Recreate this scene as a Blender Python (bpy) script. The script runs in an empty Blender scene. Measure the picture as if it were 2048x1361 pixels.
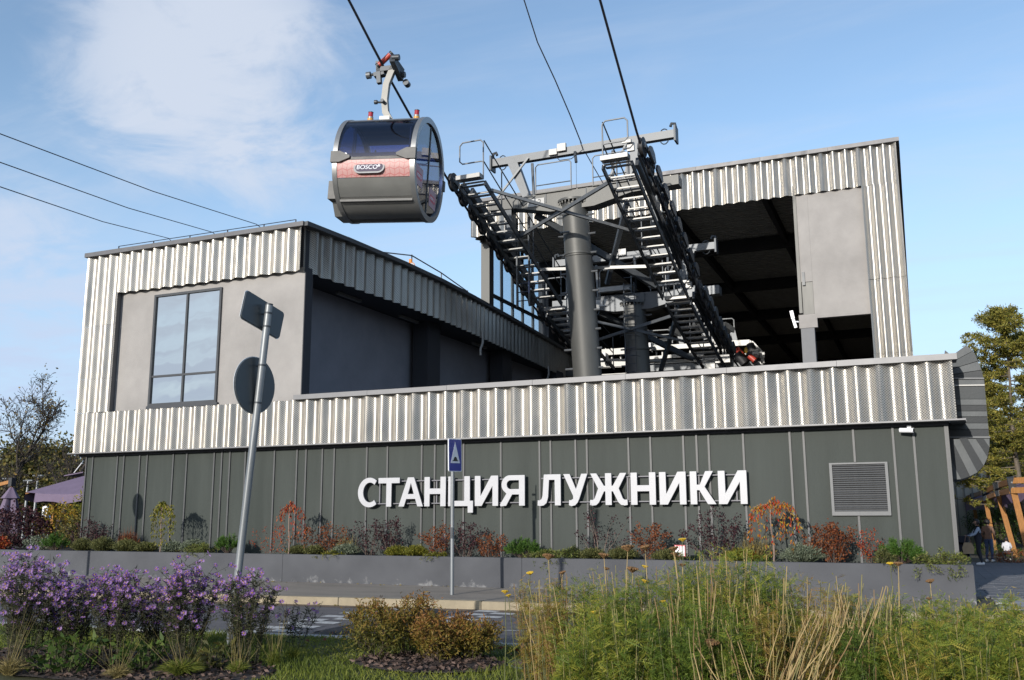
import bpy, bmesh, math, random
import numpy as np
from mathutils import Vector, Matrix, Quaternion
R = math.radians
sc = bpy.context.scene
col = sc.collection
random.seed(7)
rng = np.random.default_rng(11)

# ------------------------------------------------------------------ camera
YAW, PITCH, ROLL, FPX, CZ = 0.405317, 0.181491, -0.0045915, 1876.995, 1.8
_cy, _sy = math.cos(YAW), math.sin(YAW)
FW = Vector((-_sy*math.cos(PITCH), _cy*math.cos(PITCH), math.sin(PITCH)))
_r = Vector((_cy, _sy, 0)); _u = _r.cross(FW)
RT = _r*math.cos(ROLL) + _u*math.sin(ROLL)
UP = -_r*math.sin(ROLL) + _u*math.cos(ROLL)
CP = Vector((0, 0, CZ))
cam_d = bpy.data.cameras.new('camera'); cam = bpy.data.objects.new('camera', cam_d); col.objects.link(cam)
cam_d.sensor_width = 36; cam_d.lens = FPX/2048*36; cam_d.clip_start = .1; cam_d.clip_end = 3000
cam.matrix_world = Matrix(((RT.x, UP.x, -FW.x, CP.x), (RT.y, UP.y, -FW.y, CP.y), (RT.z, UP.z, -FW.z, CP.z), (0, 0, 0, 1)))
sc.camera = cam
sc.cycles.transparent_max_bounces = 24

# ------------------------------------------------------------------ sun, sky, exposure
SUN_AZ, SUN_EL = 8.0, 15.5                      # light travels towards +Y, slightly towards +X
sd = Vector((math.sin(R(SUN_AZ))*math.cos(R(SUN_EL)), math.cos(R(SUN_AZ))*math.cos(R(SUN_EL)), -math.sin(R(SUN_EL))))
sun_d = bpy.data.lights.new('sun', 'SUN'); sun = bpy.data.objects.new('sun', sun_d); col.objects.link(sun)
sun_d.energy = 3.0; sun_d.angle = R(.53); sun_d.color = (1, .94, .86)
sun.rotation_euler = sd.to_track_quat('-Z', 'Y').to_euler(); sun.location = (-20, -60, 40)

world = bpy.data.worlds.new('World'); sc.world = world; world.use_nodes = True
nt = world.node_tree; N = nt.nodes; LK = nt.links
for n in list(N): N.remove(n)
def wn(t, **k):
    n = N.new(t)
    for a, b in k.items(): setattr(n, a, b)
    return n
out = wn('ShaderNodeOutputWorld'); bg = wn('ShaderNodeBackground'); bg.inputs[1].default_value = .15
sky = wn('ShaderNodeTexSky', sky_type='NISHITA', sun_disc=False)
sky.sun_elevation = R(SUN_EL); sky.sun_rotation = math.atan2(-sd.x, -sd.y)
sky.air_density = 1.0; sky.dust_density = .6; sky.ozone_density = 1.6
tc = wn('ShaderNodeTexCoord')
sep = wn('ShaderNodeSeparateXYZ'); LK.new(tc.outputs['Generated'], sep.inputs[0])
def wmath(op, a, b=None, clamp=False):
    n = wn('ShaderNodeMath', operation=op, use_clamp=clamp)
    for i, v in enumerate((a, b)):
        if v is None: continue
        if isinstance(v, (int, float)): n.inputs[i].default_value = v
        else: LK.new(v, n.inputs[i])
    return n.outputs[0]
# cloud layer: project the view direction on a high flat layer
den = wmath('MAXIMUM', wmath('ADD', sep.outputs[2], .12), .02)
px_ = wmath('DIVIDE', sep.outputs[0], den); py_ = wmath('DIVIDE', sep.outputs[1], den)
cmb = wn('ShaderNodeCombineXYZ'); LK.new(px_, cmb.inputs[0]); LK.new(py_, cmb.inputs[1])
def wnoise(scale, detail, rough, dist=0, off=(0, 0, 0), vec=None, sc3=(1, 1, 1)):
    mp = wn('ShaderNodeMapping'); mp.inputs['Location'].default_value = off; mp.inputs['Scale'].default_value = sc3
    LK.new(vec or cmb.outputs[0], mp.inputs[0])
    n = wn('ShaderNodeTexNoise'); n.inputs['Scale'].default_value = scale; n.inputs['Detail'].default_value = detail
    n.inputs['Roughness'].default_value = rough; n.inputs['Distortion'].default_value = dist
    LK.new(mp.outputs[0], n.inputs['Vector']); return n.outputs[0]
def wramp(v, lo, hi):
    n = wn('ShaderNodeMapRange', interpolation_type='SMOOTHSTEP'); n.inputs[1].default_value = lo; n.inputs[2].default_value = hi
    LK.new(v, n.inputs[0]); return n.outputs[0]
def pixdir(x, y):
    return (FW + RT*((x-1024)/FPX) + UP*(-(y-680.5)/FPX)).normalized()
def blob(px, py, rad, soft): return blob_d(pixdir(px, py), rad, soft)   # a bank of cloud round one direction of the sky
def blob_d(d, rad, soft):
    dp = wn('ShaderNodeVectorMath', operation='DOT_PRODUCT'); LK.new(tc.outputs['Generated'], dp.inputs[0]); dp.inputs[1].default_value = d
    return wramp(dp.outputs['Value'], math.cos(R(rad+soft)), math.cos(R(max(rad-soft, .1))))
fine = wnoise(3.4, 9, .62, .5, (3.1, 1.7, 0))
wide = wnoise(.7, 3, .5, 0, (5.3, 2.2, 0))
wisp = wnoise(1.6, 8, .6, .8, (1, 4, 0), None, (.5, 1.6, 1))
refl = wmath('MULTIPLY', blob_d(Vector((-.62, -.70, .32)).normalized(), 22, 14), 1.0)
streak = wnoise(2.2, 7, .6, .4, (7, 3, 0), None, (.35, 2.2, 1))
bank = wmath('MAXIMUM', wmath('MAXIMUM', blob(400, 120, 6, 5), blob(520, 270, 3.2, 3.2)), wmath('MULTIPLY', blob(20, 600, 5, 5), .8))
c_bank = wmath('MULTIPLY', wramp(wmath('ADD', fine, wmath('MULTIPLY', bank, .34)), .57, .90), bank)
c_gen = wmath('MULTIPLY', wmath('MULTIPLY', wramp(wide, .5, .8), wramp(fine, .42, .72)), .5)
c_wisp = wmath('MULTIPLY', wramp(wisp, .40, .80), .42)
cl = wmath('MULTIPLY', wmath('MINIMUM', wmath('ADD', wmath('MAXIMUM', wmath('MAXIMUM', c_bank, c_gen), wmath('MULTIPLY', refl, wmath('ADD', .35, wmath('MULTIPLY', wramp(streak, .38, .62), .6)))), c_wisp), 1.0), .9)
mix = wn('ShaderNodeMixRGB'); LK.new(cl, mix.inputs[0]); LK.new(sky.outputs[0], mix.inputs[1]); mix.inputs[2].default_value = (3.05, 3.35, 3.9, 1)
veil = wramp(sep.outputs[2], .42, -.02)
mix2 = wn('ShaderNodeMixRGB'); LK.new(wmath('MULTIPLY', veil, .85), mix2.inputs[0]); LK.new(mix.outputs[0], mix2.inputs[1]); mix2.inputs[2].default_value = (2.2, 2.9, 4.2, 1)
LK.new(mix2.outputs[0], bg.inputs[0]); LK.new(bg.outputs[0], out.inputs[0])
sc.view_settings.view_transform = 'Standard'; sc.view_settings.look = 'None'
sc.view_settings.exposure = 0.57; sc.view_settings.gamma = 1; sc.view_settings.use_curve_mapping = False

# ------------------------------------------------------------------ helpers
def ray(x, y): return FW + RT*((x-1024)/FPX) + UP*(-(y-680.5)/FPX)
def atY(x, y, Y): d = ray(x, y); return CP + d*(Y/d.y)
def atX(x, y, X): d = ray(x, y); return CP + d*(X/d.x)
def atZ(x, y, Z): d = ray(x, y); return CP + d*((Z-CZ)/d.z)

_inworld = {}
def thing(name, label, cat, loc=(0, 0, 0), group=None, world_children=True):
    o = bpy.data.objects.new(name, None); col.objects.link(o); o.empty_display_size = .2
    o.location = loc; o['label'] = label; o['category'] = cat
    if group: o['group'] = group
    _inworld[o.name] = world_children
    return o
def tag(o, label, cat, group=None):
    o['label'] = label; o['category'] = cat
    if group: o['group'] = group
    return o
def structure(o): o['kind'] = 'structure'; return o
def stuff(o): o['kind'] = 'stuff'; return o
def link(name, me, mat=None, parent=None, loc=None):
    o = bpy.data.objects.new(name, me); col.objects.link(o)
    if mat is not None and not me.materials: me.materials.append(mat)
    if parent is not None:
        o.parent = parent
        if loc is None and _inworld.get(parent.name):
            o.location = -Vector(parent.location)
        if loc is not None:
            o.location = Vector(loc) - (Vector(parent.location) if _inworld.get(parent.name) else Vector())
    elif loc is not None: o.location = loc
    return o
def inst(src, parent, loc=(0, 0, 0), rot=None, scale=None, name=None):
    o = src.copy(); col.objects.link(o); o.parent = parent
    o.location = Vector(loc) - (Vector(parent.location) if _inworld.get(parent.name) else Vector())
    if rot is not None: o.rotation_euler = rot
    if scale is not None: o.scale = scale
    return o
def copy_tree(o, parent=None):
    c = o.copy(); col.objects.link(c)
    if parent is not None: c.parent = parent
    _inworld[c.name] = _inworld.get(o.name)
    for ch in o.children: copy_tree(ch, c)
    return c

class MB:
    def __init__(s): s.v = []; s.f = []
    def add(s, vs, fs):
        b = len(s.v); s.v += [tuple(p) for p in vs]; s.f += [tuple(i+b for i in f) for f in fs]; return s
    def box(s, x0, x1, y0, y1, z0, z1):
        return s.add([(x0,y0,z0),(x1,y0,z0),(x1,y1,z0),(x0,y1,z0),(x0,y0,z1),(x1,y0,z1),(x1,y1,z1),(x0,y1,z1)],
                     [(0,3,2,1),(4,5,6,7),(0,1,5,4),(1,2,6,5),(2,3,7,6),(3,0,4,7)])
    def bar(s, p, q, w, h, up=(0, 0, 1)):
        p, q = Vector(p), Vector(q); d = (q-p).normalized(); up = Vector(up)
        if abs(d.dot(up)) > .98: up = Vector((0, 1, 0))
        a = d.cross(up).normalized()*(w/2); b = a.cross(d).normalized()*(h/2)
        vs = [p-a-b, p+a-b, p+a+b, p-a+b, q-a-b, q+a-b, q+a+b, q-a+b]
        return s.add(vs, [(0,1,2,3),(7,6,5,4),(1,0,4,5),(2,1,5,6),(3,2,6,7),(0,3,7,4)])
    def tube(s, pts, r, n=8, caps=True):
        pts = [Vector(p) for p in pts]; m = len(pts); rs = r if isinstance(r, (list, tuple)) else [r]*m
        vs = []; fs = []; prev = None
        for i, p in enumerate(pts):
            t = (pts[min(i+1, m-1)]-pts[max(i-1, 0)]).normalized()
            if prev is None:
                a = t.cross(Vector((0, 0, 1)));
                if a.length < .05: a = t.cross(Vector((0, 1, 0)))
            else: a = prev - t*prev.dot(t)
            a.normalize(); prev = a; b = t.cross(a)
            for k in range(n):
                an = 2*math.pi*k/n; vs.append(p + (a*math.cos(an)+b*math.sin(an))*rs[i])
        for i in range(m-1):
            for k in range(n):
                k2 = (k+1) % n; fs.append((i*n+k, i*n+k2, (i+1)*n+k2, (i+1)*n+k))
        if caps: fs.append(tuple(range(n-1, -1, -1))); fs.append(tuple(range((m-1)*n, m*n)))
        return s.add(vs, fs)
    def cyl(s, c, axis, r, h, n=16, r2=None):
        c = Vector(c); ax = Vector(axis).normalized()
        return s.tube([c-ax*h/2, c+ax*h/2], [r, r if r2 is None else r2], n)
    def prism(s, poly, d0, d1, fn):                 # poly: 2D points; fn(u,v,d) -> 3D
        n = len(poly); vs = [fn(u, v, d0) for u, v in poly] + [fn(u, v, d1) for u, v in poly]
        fs = [tuple(range(n-1, -1, -1)), tuple(range(n, 2*n))]
        for i in range(n): j = (i+1) % n; fs.append((i, j, n+j, n+i))
        return s.add(vs, fs)
    def grid(s, rows):
        m = len(rows); n = len(rows[0]); vs = [p for r_ in rows for p in r_]
        return s.add(vs, [(i*n+k, i*n+k+1, (i+1)*n+k+1, (i+1)*n+k) for i in range(m-1) for k in range(n-1)])
    def mesh(s, name, mat=None, smooth=None):
        me = bpy.data.meshes.new(name); me.from_pydata(s.v, [], s.f)
        bm = bmesh.new(); bm.from_mesh(me); bmesh.ops.recalc_face_normals(bm, faces=bm.faces); bm.to_mesh(me); bm.free()
        if smooth is not None:
            me.shade_smooth(); me.set_sharp_from_angle(angle=R(smooth))
        if mat: me.materials.append(mat)
        return me
    def build(s, name, mat, parent=None, smooth=None, loc=None):
        return link(name, s.mesh(name, mat, smooth), None, parent, loc)

def npmesh(name, V, F, mat, tint=None, F3=None):
    V = np.asarray(V, np.float32).reshape(-1, 3); F = np.asarray(F, np.int32)
    me = bpy.data.meshes.new(name); k = F.shape[1]
    me.vertices.add(len(V)); me.vertices.foreach_set('co', V.ravel())
    me.loops.add(F.size); me.loops.foreach_set('vertex_index', F.ravel())
    me.polygons.add(len(F)); me.polygons.foreach_set('loop_start', np.arange(0, F.size, k, dtype=np.int32))
    me.update(calc_edges=True)
    if tint is not None:
        a = me.attributes.new('tint', 'FLOAT', 'POINT'); a.data.foreach_set('value', np.asarray(tint, np.float32))
    me.materials.append(mat); me.validate(); return me
def unit(a): return a/np.maximum(np.linalg.norm(a, axis=-1, keepdims=True), 1e-9)
def leafarr(P, D, L, W, fold=.15, rg=rng):
    """rhombic leaves: base points, directions, lengths, widths"""
    n = len(P); D = unit(D); L = np.broadcast_to(L, n)[:, None]; W = np.broadcast_to(W, n)[:, None]
    S = unit(np.cross(D, rg.normal(size=(n, 3)))); Nn = np.cross(S, D)
    m = P + D*L*.45 + Nn*L*fold*.5
    V = np.stack([P, m+S*W/2, P+D*L - Nn*L*fold*.3, m-S*W/2], 1)
    return V.reshape(-1, 3), np.arange(4*n).reshape(n, 4)
def segarr(A, B, ra, rb):
    """three sided stems between point arrays"""
    A = np.asarray(A, float); B = np.asarray(B, float); n = len(A); D = unit(B-A)
    ref = np.where(np.abs(D[:, 2:3]) > .9, np.array([[1., 0, 0]]), np.array([[0, 0, 1.]]))
    a = unit(np.cross(D, ref)); b = np.cross(D, a); ra = np.broadcast_to(ra, n)[:, None]; rb = np.broadcast_to(rb, n)[:, None]
    vs = []
    for P, r in ((A, ra), (B, rb)):
        for k in range(3):
            t = 2*math.pi*k/3; vs.append(P + (a*math.cos(t)+b*math.sin(t))*r)
    V = np.stack(vs, 1).reshape(-1, 3); o = (np.arange(n)*6)[:, None]
    F = np.concatenate([o+np.array([[0, 1, 4, 3]]), o+np.array([[1, 2, 5, 4]]), o+np.array([[2, 0, 3, 5]])], 0)
    return V, F
def bladearr(P, T, w, bend):
    """grass blades of two quads from P to tip T, bending outwards"""
    n = len(P); D = T-P; h = np.linalg.norm(D, axis=1, keepdims=True); w = np.broadcast_to(w, n)[:, None]
    S = unit(np.cross(D, rng.normal(size=(n, 3)))); M = P + D*.55; M[:, 2] += (h[:, 0]*bend)
    V = np.stack([P-S*w/2, P+S*w/2, M+S*w*.4, M-S*w*.4, T+S*w*.06, T-S*w*.06], 1).reshape(-1, 3)
    o = (np.arange(n)*6)[:, None]
    return V, np.concatenate([o+np.array([[0, 1, 2, 3]]), o+np.array([[3, 2, 4, 5]])], 0)
def join(parts):
    Vs, Fs, Ts = [], [], []; b = 0
    for V, F, T in parts:
        Vs.append(V); Fs.append(F+b); Ts.append(np.broadcast_to(T, len(V)) if np.ndim(T) == 0 else T); b += len(V)
    return np.concatenate(Vs), np.concatenate(Fs), np.concatenate(Ts)

# ------------------------------------------------------------------ materials
def newmat(name):
    m = bpy.data.materials.new(name); m.use_nodes = True; return m, m.node_tree.nodes, m.node_tree.links, m.node_tree.nodes['Principled BSDF']
def M(name, c, rough=.6, metal=0., var=.12, scale=3., bump=0., bscale=30., spec=.5, stretch=(1, 1, 1), c2=None, streak=None):
    m, n, l, p = newmat(name)
    t = n.new('ShaderNodeTexCoord'); mp = n.new('ShaderNodeMapping'); mp.inputs['Scale'].default_value = stretch
    l.new(t.outputs['Object'], mp.inputs[0])
    z = n.new('ShaderNodeTexNoise'); z.inputs['Scale'].default_value = scale; z.inputs['Detail'].default_value = 8; z.inputs['Roughness'].default_value = .62
    l.new(mp.outputs[0], z.inputs['Vector'])
    r = n.new('ShaderNodeValToRGB'); r.color_ramp.elements[0].position = .3; r.color_ramp.elements[1].position = .7
    a = [x*(1-var) for x in c]; b = [min(1, x*(1+var)) for x in (c2 or c)]
    r.color_ramp.elements[0].color = (*a, 1); r.color_ramp.elements[1].color = (*b, 1)
    l.new(z.outputs[0], r.inputs[0]); l.new(r.outputs[0], p.inputs['Base Color'])
    mr = n.new('ShaderNodeMapRange'); mr.inputs[3].default_value = max(.04, rough-.1); mr.inputs[4].default_value = min(1, rough+.1)
    l.new(z.outputs[0], mr.inputs[0]); l.new(mr.outputs[0], p.inputs['Roughness'])
    p.inputs['Metallic'].default_value = metal; p.inputs['Specular IOR Level'].default_value = spec
    if bump:
        z2 = n.new('ShaderNodeTexNoise'); z2.inputs['Scale'].default_value = bscale; z2.inputs['Detail'].default_value = 6
        l.new(mp.outputs[0], z2.inputs['Vector'])
        bp = n.new('ShaderNodeBump'); bp.inputs['Strength'].default_value = bump; bp.inputs['Distance'].default_value = .02
        l.new(z2.outputs[0], bp.inputs['Height']); l.new(bp.outputs[0], p.inputs['Normal'])
    return m
def leafmat(name, cols, trans=.3, rough=.55):
    m, n, l, p = newmat(name)
    at = n.new('ShaderNodeAttribute'); at.attribute_name = 'tint'
    r = n.new('ShaderNodeValToRGB'); el = r.color_ramp.elements
    while len(el) < len(cols): el.new(.5)
    for i, c in enumerate(cols): el[i].position = i/(len(cols)-1); el[i].color = (*c, 1)
    l.new(at.outputs['Fac'], r.inputs[0]); l.new(r.outputs[0], p.inputs['Base Color'])
    p.inputs['Roughness'].default_value = rough; p.inputs['Specular IOR Level'].default_value = .25
    tr = n.new('ShaderNodeBsdfTranslucent'); l.new(r.outputs[0], tr.inputs[0])
    mx = n.new('ShaderNodeMixShader'); mx.inputs[0].default_value = trans
    l.new(p.outputs[0], mx.inputs[1]); l.new(tr.outputs[0], mx.inputs[2]); l.new(mx.outputs[0], n['Material Output'].inputs[0])
    return m
def perforated(name, c, rough, pitch=.054, hole=.27):
    """steel sheet with staggered round holes (mill finish, slightly dirty)"""
    m, n, l, p = newmat(name)
    t = n.new('ShaderNodeTexCoord'); s = n.new('ShaderNodeSeparateXYZ'); l.new(t.outputs['Object'], s.inputs[0])
    def mm(op, a, b=None):
        k = n.new('ShaderNodeMath'); k.operation = op
        for i, v in enumerate((a, b)):
            if v is None: continue
            if isinstance(v, (int, float)): k.inputs[i].default_value = v
            else: l.new(v, k.inputs[i])
        return k.outputs[0]
    u = mm('DIVIDE', s.outputs[0], pitch); v = mm('DIVIDE', s.outputs[2], pitch*1.0)
    def dot(off):
        a = mm('SUBTRACT', mm('FRACT', mm('ADD', u, off+1000)), .5); b = mm('SUBTRACT', mm('FRACT', mm('ADD', v, off+1000)), .5)
        return mm('SQRT', mm('ADD', mm('MULTIPLY', a, a), mm('MULTIPLY', b, b)))
    d = mm('MINIMUM', dot(0), dot(.5))
    h = n.new('ShaderNodeMapRange'); h.inputs[1].default_value = hole+.05; h.inputs[2].default_value = hole-.05; l.new(d, h.inputs[0])
    oi = n.new('ShaderNodeObjectInfo')
    mp = n.new('ShaderNodeMapping'); mp.inputs['Scale'].default_value = (1, 1, .35); l.new(t.outputs['Object'], mp.inputs[0])
    ad = n.new('ShaderNodeVectorMath'); ad.operation = 'ADD'; l.new(mp.outputs[0], ad.inputs[0]); l.new(oi.outputs['Location'], ad.inputs[1])
    z = n.new('ShaderNodeTexNoise'); z.inputs['Scale'].default_value = 1.5; z.inputs['Detail'].default_value = 7; z.inputs['Roughness'].default_value = .65; l.new(ad.outputs[0], z.inputs['Vector'])
    r = n.new('ShaderNodeValToRGB'); r.color_ramp.elements[0].position = .3; r.color_ramp.elements[1].position = .7
    r.color_ramp.elements[0].color = (*[x*.72 for x in c], 1); r.color_ramp.elements[1].color = (*[min(1, x*1.1) for x in c], 1)
    l.new(z.outputs[0], r.inputs[0])
    mx = n.new('ShaderNodeMixRGB'); l.new(h.outputs[0], mx.inputs[0]); l.new(r.outputs[0], mx.inputs[1]); mx.inputs[2].default_value = (.13, .125, .115, 1)
    l.new(mx.outputs[0], p.inputs['Base Color'])
    mt = mm('SUBTRACT', .95, mm('MULTIPLY', h.outputs[0], .75)); l.new(mt, p.inputs['Metallic'])
    mr = n.new('ShaderNodeMapRange'); mr.inputs[1].default_value = .3; mr.inputs[2].default_value = .7; mr.inputs[3].default_value = rough-.12; mr.inputs[4].default_value = rough+.16; l.new(z.outputs[0], mr.inputs[0])
    l.new(mr.outputs[0], p.inputs['Roughness'])
    z2 = n.new('ShaderNodeTexNoise'); z2.inputs['Scale'].default_value = 7; z2.inputs['Detail'].default_value = 3; l.new(ad.outputs[0], z2.inputs['Vector'])
    bp = n.new('ShaderNodeBump'); bp.inputs['Strength'].default_value = .12; bp.inputs['Distance'].default_value = .03
    l.new(z2.outputs[0], bp.inputs['Height']); l.new(bp.outputs[0], p.inputs['Normal'])
    return m
def glassmat(name, tint, refl=.08, clear=.7, rough=.02):
    m, n, l, p = newmat(name); n.remove(p)
    tr = n.new('ShaderNodeBsdfTransparent'); tr.inputs[0].default_value = (*[x*clear for x in tint], 1)
    gl = n.new('ShaderNodeBsdfGlossy'); gl.inputs['Roughness'].default_value = rough
    lw = n.new('ShaderNodeLayerWeight'); lw.inputs[0].default_value = .5
    pw = n.new('ShaderNodeMath'); pw.operation = 'POWER'; pw.inputs[1].default_value = 4.; l.new(lw.outputs['Facing'], pw.inputs[0])
    ad = n.new('ShaderNodeMath'); ad.operation = 'ADD'; ad.use_clamp = True; ad.inputs[1].default_value = refl; l.new(pw.outputs[0], ad.inputs[0])
    mx = n.new('ShaderNodeMixShader'); l.new(ad.outputs[0], mx.inputs[0]); l.new(tr.outputs[0], mx.inputs[1]); l.new(gl.outputs[0], mx.inputs[2])
    l.new(mx.outputs[0], n['Material Output'].inputs[0]); return m

m_steel = perforated('perforated_steel', (.60, .57, .515), .415)
m_cap = M('cap_flashing', (.125, .125, .13), .5, .2, .08, 4)
m_capdk = M('dark_flashing', (.10, .105, .11), .5, .3, .1, 4)
m_plaster = M('plaster', (.305, .292, .28), .9, 0, .15, .8, .35, 45)
m_plaster_shade = M('shaded_plaster', (.235, .235, .265), .9, 0, .1, 1.2, .2, 60)  # terrace wall plaster, the blue shade under the fascia put into its colour
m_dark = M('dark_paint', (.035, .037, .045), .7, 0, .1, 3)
m_panel = M('wall_panel_paint', (.031, .040, .035), .66, 0, .16, 1.6, .12, 40, .35, (1, 1, .12), (.044, .052, .047))
m_batten = M('batten_paint', (.088, .09, .092), .5, .2, .1, 4)
m_frame = M('window_frame_paint', (.05, .054, .06), .45, .1, .05, 5)
m_mast = M('mast_grey', (.092, .093, .088), .5, .25, .12, 2.2, .05, 20, .5, (1, 1, .3))
m_galv = M('galvanised_steel', (.13, .138, .145), .5, .4, .22, 5, .05, 40)
m_galvlt = M('bright_galvanised_steel', (.27, .27, .262), .45, .35, .18, 6)
m_galvdk = M('weathered_steel', (.062, .069, .077), .5, .5, .2, 5)
m_rubber = M('black_rubber', (.02, .02, .022), .6, 0, .15, 8)
m_cable = M('steel_rope', (.035, .035, .045), .5, .6, .2, 30)
m_white = M('white_sign_paint', (.78, .79, .82), .4, 0, .03, 6)
m_letterside = M('letter_return', (.16, .16, .18), .5, 0, .05, 6)
m_conc = M('planter_concrete', (.125, .13, .145), .8, 0, .16, 1.6, .2, 50)
# ================================================================== ground, road, kerbs
m_soil = M('bare_earth', (.06, .055, .04), .95, 0, .3, .6, .4, 8)
m_asph = M('asphalt', (.105, .10, .105), .85, 0, .22, 2.2, .35, 160)
m_walk = M('pavement_asphalt', (.23, .205, .175), .9, 0, .2, 1.6, .3, 140, .4, (.35, 1, 1))
m_kerb = M('kerb_granite', (.29, .245, .17), .85, 0, .16, 3, .2, 90)
m_kerb2 = M('kerb_concrete', (.34, .345, .35), .85, 0, .14, 3, .2, 90)
m_mark = M('worn_road_paint', (.42, .42, .41), .8, 0, .35, 9, .15, 120)
m_pave = M('paving_granite', (.13, .135, .15), .8, 0, .3, 1.3, .2, 60)
m_pavelt = M('paving_granite_light', (.28, .28, .28), .8, 0, .25, 1.3, .2, 60)
g = MB().add([(-900, -300, -.9), (900, -300, -.9), (900, 1500, -.9), (-900, 1500, -.9)], [(0, 1, 2, 3)]).build('ground', m_soil); structure(g)
def kn(x): return 11.98 + .085*(x+9)              # near edge of the carriageway
def kf(x): return 16.42 + .085*(x+9)              # far edge
XL, XR = -62., 24.
def strip(name, f0, f1, z, m, x0=XL, x1=XR, zb=-.9):
    b = MB(); a = [(x0, f0(x0)), (x1, f0(x1)), (x1, f1(x1)), (x0, f1(x0))]
    b.prism(a, zb, z, lambda u, v, d: (u, v, d)); return structure(b.build(name, m))
strip('road', kn, kf, 0, m_asph)
strip('verge_base', lambda x: -14, lambda x: kn(x)-.16, -.02, m_soil)
strip('pavement', lambda x: kf(x)+.2, lambda x: 19.62, .15, m_walk, XL, .75)
# kerb stones, one metre each
def kerb(name, f0, f1, z, m, xa, xb, L):
    e = structure(bpy.data.objects.new(name, None)); col.objects.link(e)
    b = MB(); b.box(-L/2+.006, L/2-.006, f0, f1, -.6, z-.012); b.box(-L/2+.012, L/2-.012, f0+.012, f1-.012, z-.012, z)
    me = b.mesh('kerb_stone', m); an = math.atan(.085)
    for i in range(int((xb-xa)/L)):
        x = xa+L*i
        o = bpy.data.objects.new('kerb_stone', me); col.objects.link(o); o.parent = e
        o.location = (x, kf(x) if f0 >= 0 else kn(x), random.uniform(-.006, .004)); o.rotation_euler = (0, 0, an+random.uniform(-.003, .003))
    return e
kerb('far_kerb', 0, .2, .155, m_kerb, -40, 14, 1.5)
kerb('near_kerb', -.16, 0, .045, m_kerb2, -30, 8, 1.0)
gut = MB(); gut.add([(XL, kf(XL)-.35, .004), (XR, kf(XR)-.35, .004), (XR, kf(XR), .004), (XL, kf(XL), .004)], [(0, 1, 2, 3)])
m_gut = M('rusty_gutter_dirt', (.12, .085, .06), .9, 0, .35, 2.5, .2, 60); structure(gut.build('gutter', m_gut))
# checkered speed table marks
def marks(xs, y0, n, ph):
    for i in range(n):
        for c in range(2):
            if (i+c+ph) % 2: continue
            y = y0 + .29*i; x = xs + .45*c
            b = MB(); j = lambda: random.uniform(-.012, .012)
            b.add([(x+j(), y+j(), .006), (x+.44+j(), y+j(), .006), (x+.44+j(), y+.28+j(), .006), (x+j(), y+.28+j(), .006)], [(0, 1, 2, 3)])
            structure(b.build('road_marking', m_mark))
marks(-9.92, 12.1, 14, 0); marks(-7.74, 12.4, 14, 1)
structure(MB().add([(-6.6, 13.72, .006), (4, 14.7, .006), (4, 14.78, .006), (-6.6, 13.80, .006)], [(0, 1, 2, 3)]).build('lane_line', m_mark))
# rubber speed bump
sb = thing('speed_bump', 'low black rubber speed bump lying across the road between the checkered marks', 'speed bump', (-8.35, 14, 0))
prof = [(-.25, 0), (-.2, .03), (-.1, .055), (.1, .055), (.2, .03), (.25, 0)]
m_bump = M('bump_rubber', (.03, .03, .033), .75, 0, .3, 9, .3, 50)
for i in range(7):
    b = MB(); y0 = 12.35+.5*i; b.prism(prof, y0, y0+.488, lambda u, v, d: (-8.38+u, d, v+.005)); b.build('bump_segment', m_bump, sb)
for y0, s in ((12.35, -1), (15.85, 1)):
    b = MB(); n = 8; c = (-8.38, y0, .005); vs = [(c[0], c[1], .06)]; vs += [(c[0]+.25*math.cos(math.pi*k/n), c[1]+s*.3*math.sin(math.pi*k/n), .006) for k in range(n+1)]
    b.add(vs, [(0, k+1, k+2) for k in range(n)]); b.build('rounded_end', m_bump, sb)
# manhole
mh = thing('manhole_cover', 'round rusty brown manhole cover lying in the lawn', 'manhole', tuple(atZ(1085, 1335, .0)))
m_rust = M('rusty_iron', (.14, .085, .065), .85, .2, .25, 8, .3, 60)
p = Vector(mh.location); MB().cyl((p.x, p.y, .03), (0, 0, 1), .36, .05, 28).build('cover', m_rust, mh); MB().tube([(p.x+.4*math.cos(a*.2244), p.y+.4*math.sin(a*.2244), .02) for a in range(29)], .03, 6).build('rim', m_conc, mh)

# paved path to the right of the planter: single slabs with open joints, sloping slightly down
pp = structure(bpy.data.objects.new('paved_path', None)); col.objects.link(pp)
def pz(y): return .14 - max(0, y-20)*.0145
bed = MB(); bed.prism([(.8, 17.9), (24, 19), (24, 70), (.5, 70), (.5, 21)], 0, 1, lambda u, v, d: (u, v, pz(v)-.03 if d else -.9)); structure(bed.build('path_bed', m_soil))
def slab(w, l, m):
    b = MB(); b.box(-w/2+.006, w/2-.006, -l/2+.006, l/2-.006, -.06, -.004); b.box(-w/2+.012, w/2-.012, -l/2+.012, l/2-.012, -.004, 0); return b.mesh('paving_slab', m)
lt = slab(.6, .6, m_pavelt); dk = slab(.6, .3, m_pave); slabs = 0
y = 18.0; row = 0
while y < 44:
    big = y < 20.6; l = .6 if big else .3; x = .8 + (.3 if row % 2 else 0) - (.3 if y > 21.3 else 0)
    xm = (4.0 if y < 26 else 5.5)
    while x < xm and slabs < 540:
        if x > .85 or y > 21:
            o = bpy.data.objects.new('paving_slab', lt if big else dk); col.objects.link(o); o.parent = pp; slabs += 1
            o.location = (x+.3, y+l/2, pz(y+l/2)+random.uniform(-.003, .003)); o.rotation_euler = (-.0145 if y > 20 else 0, random.uniform(-.004, .004), 0)
        x += .6
    y += l; row += 1

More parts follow.
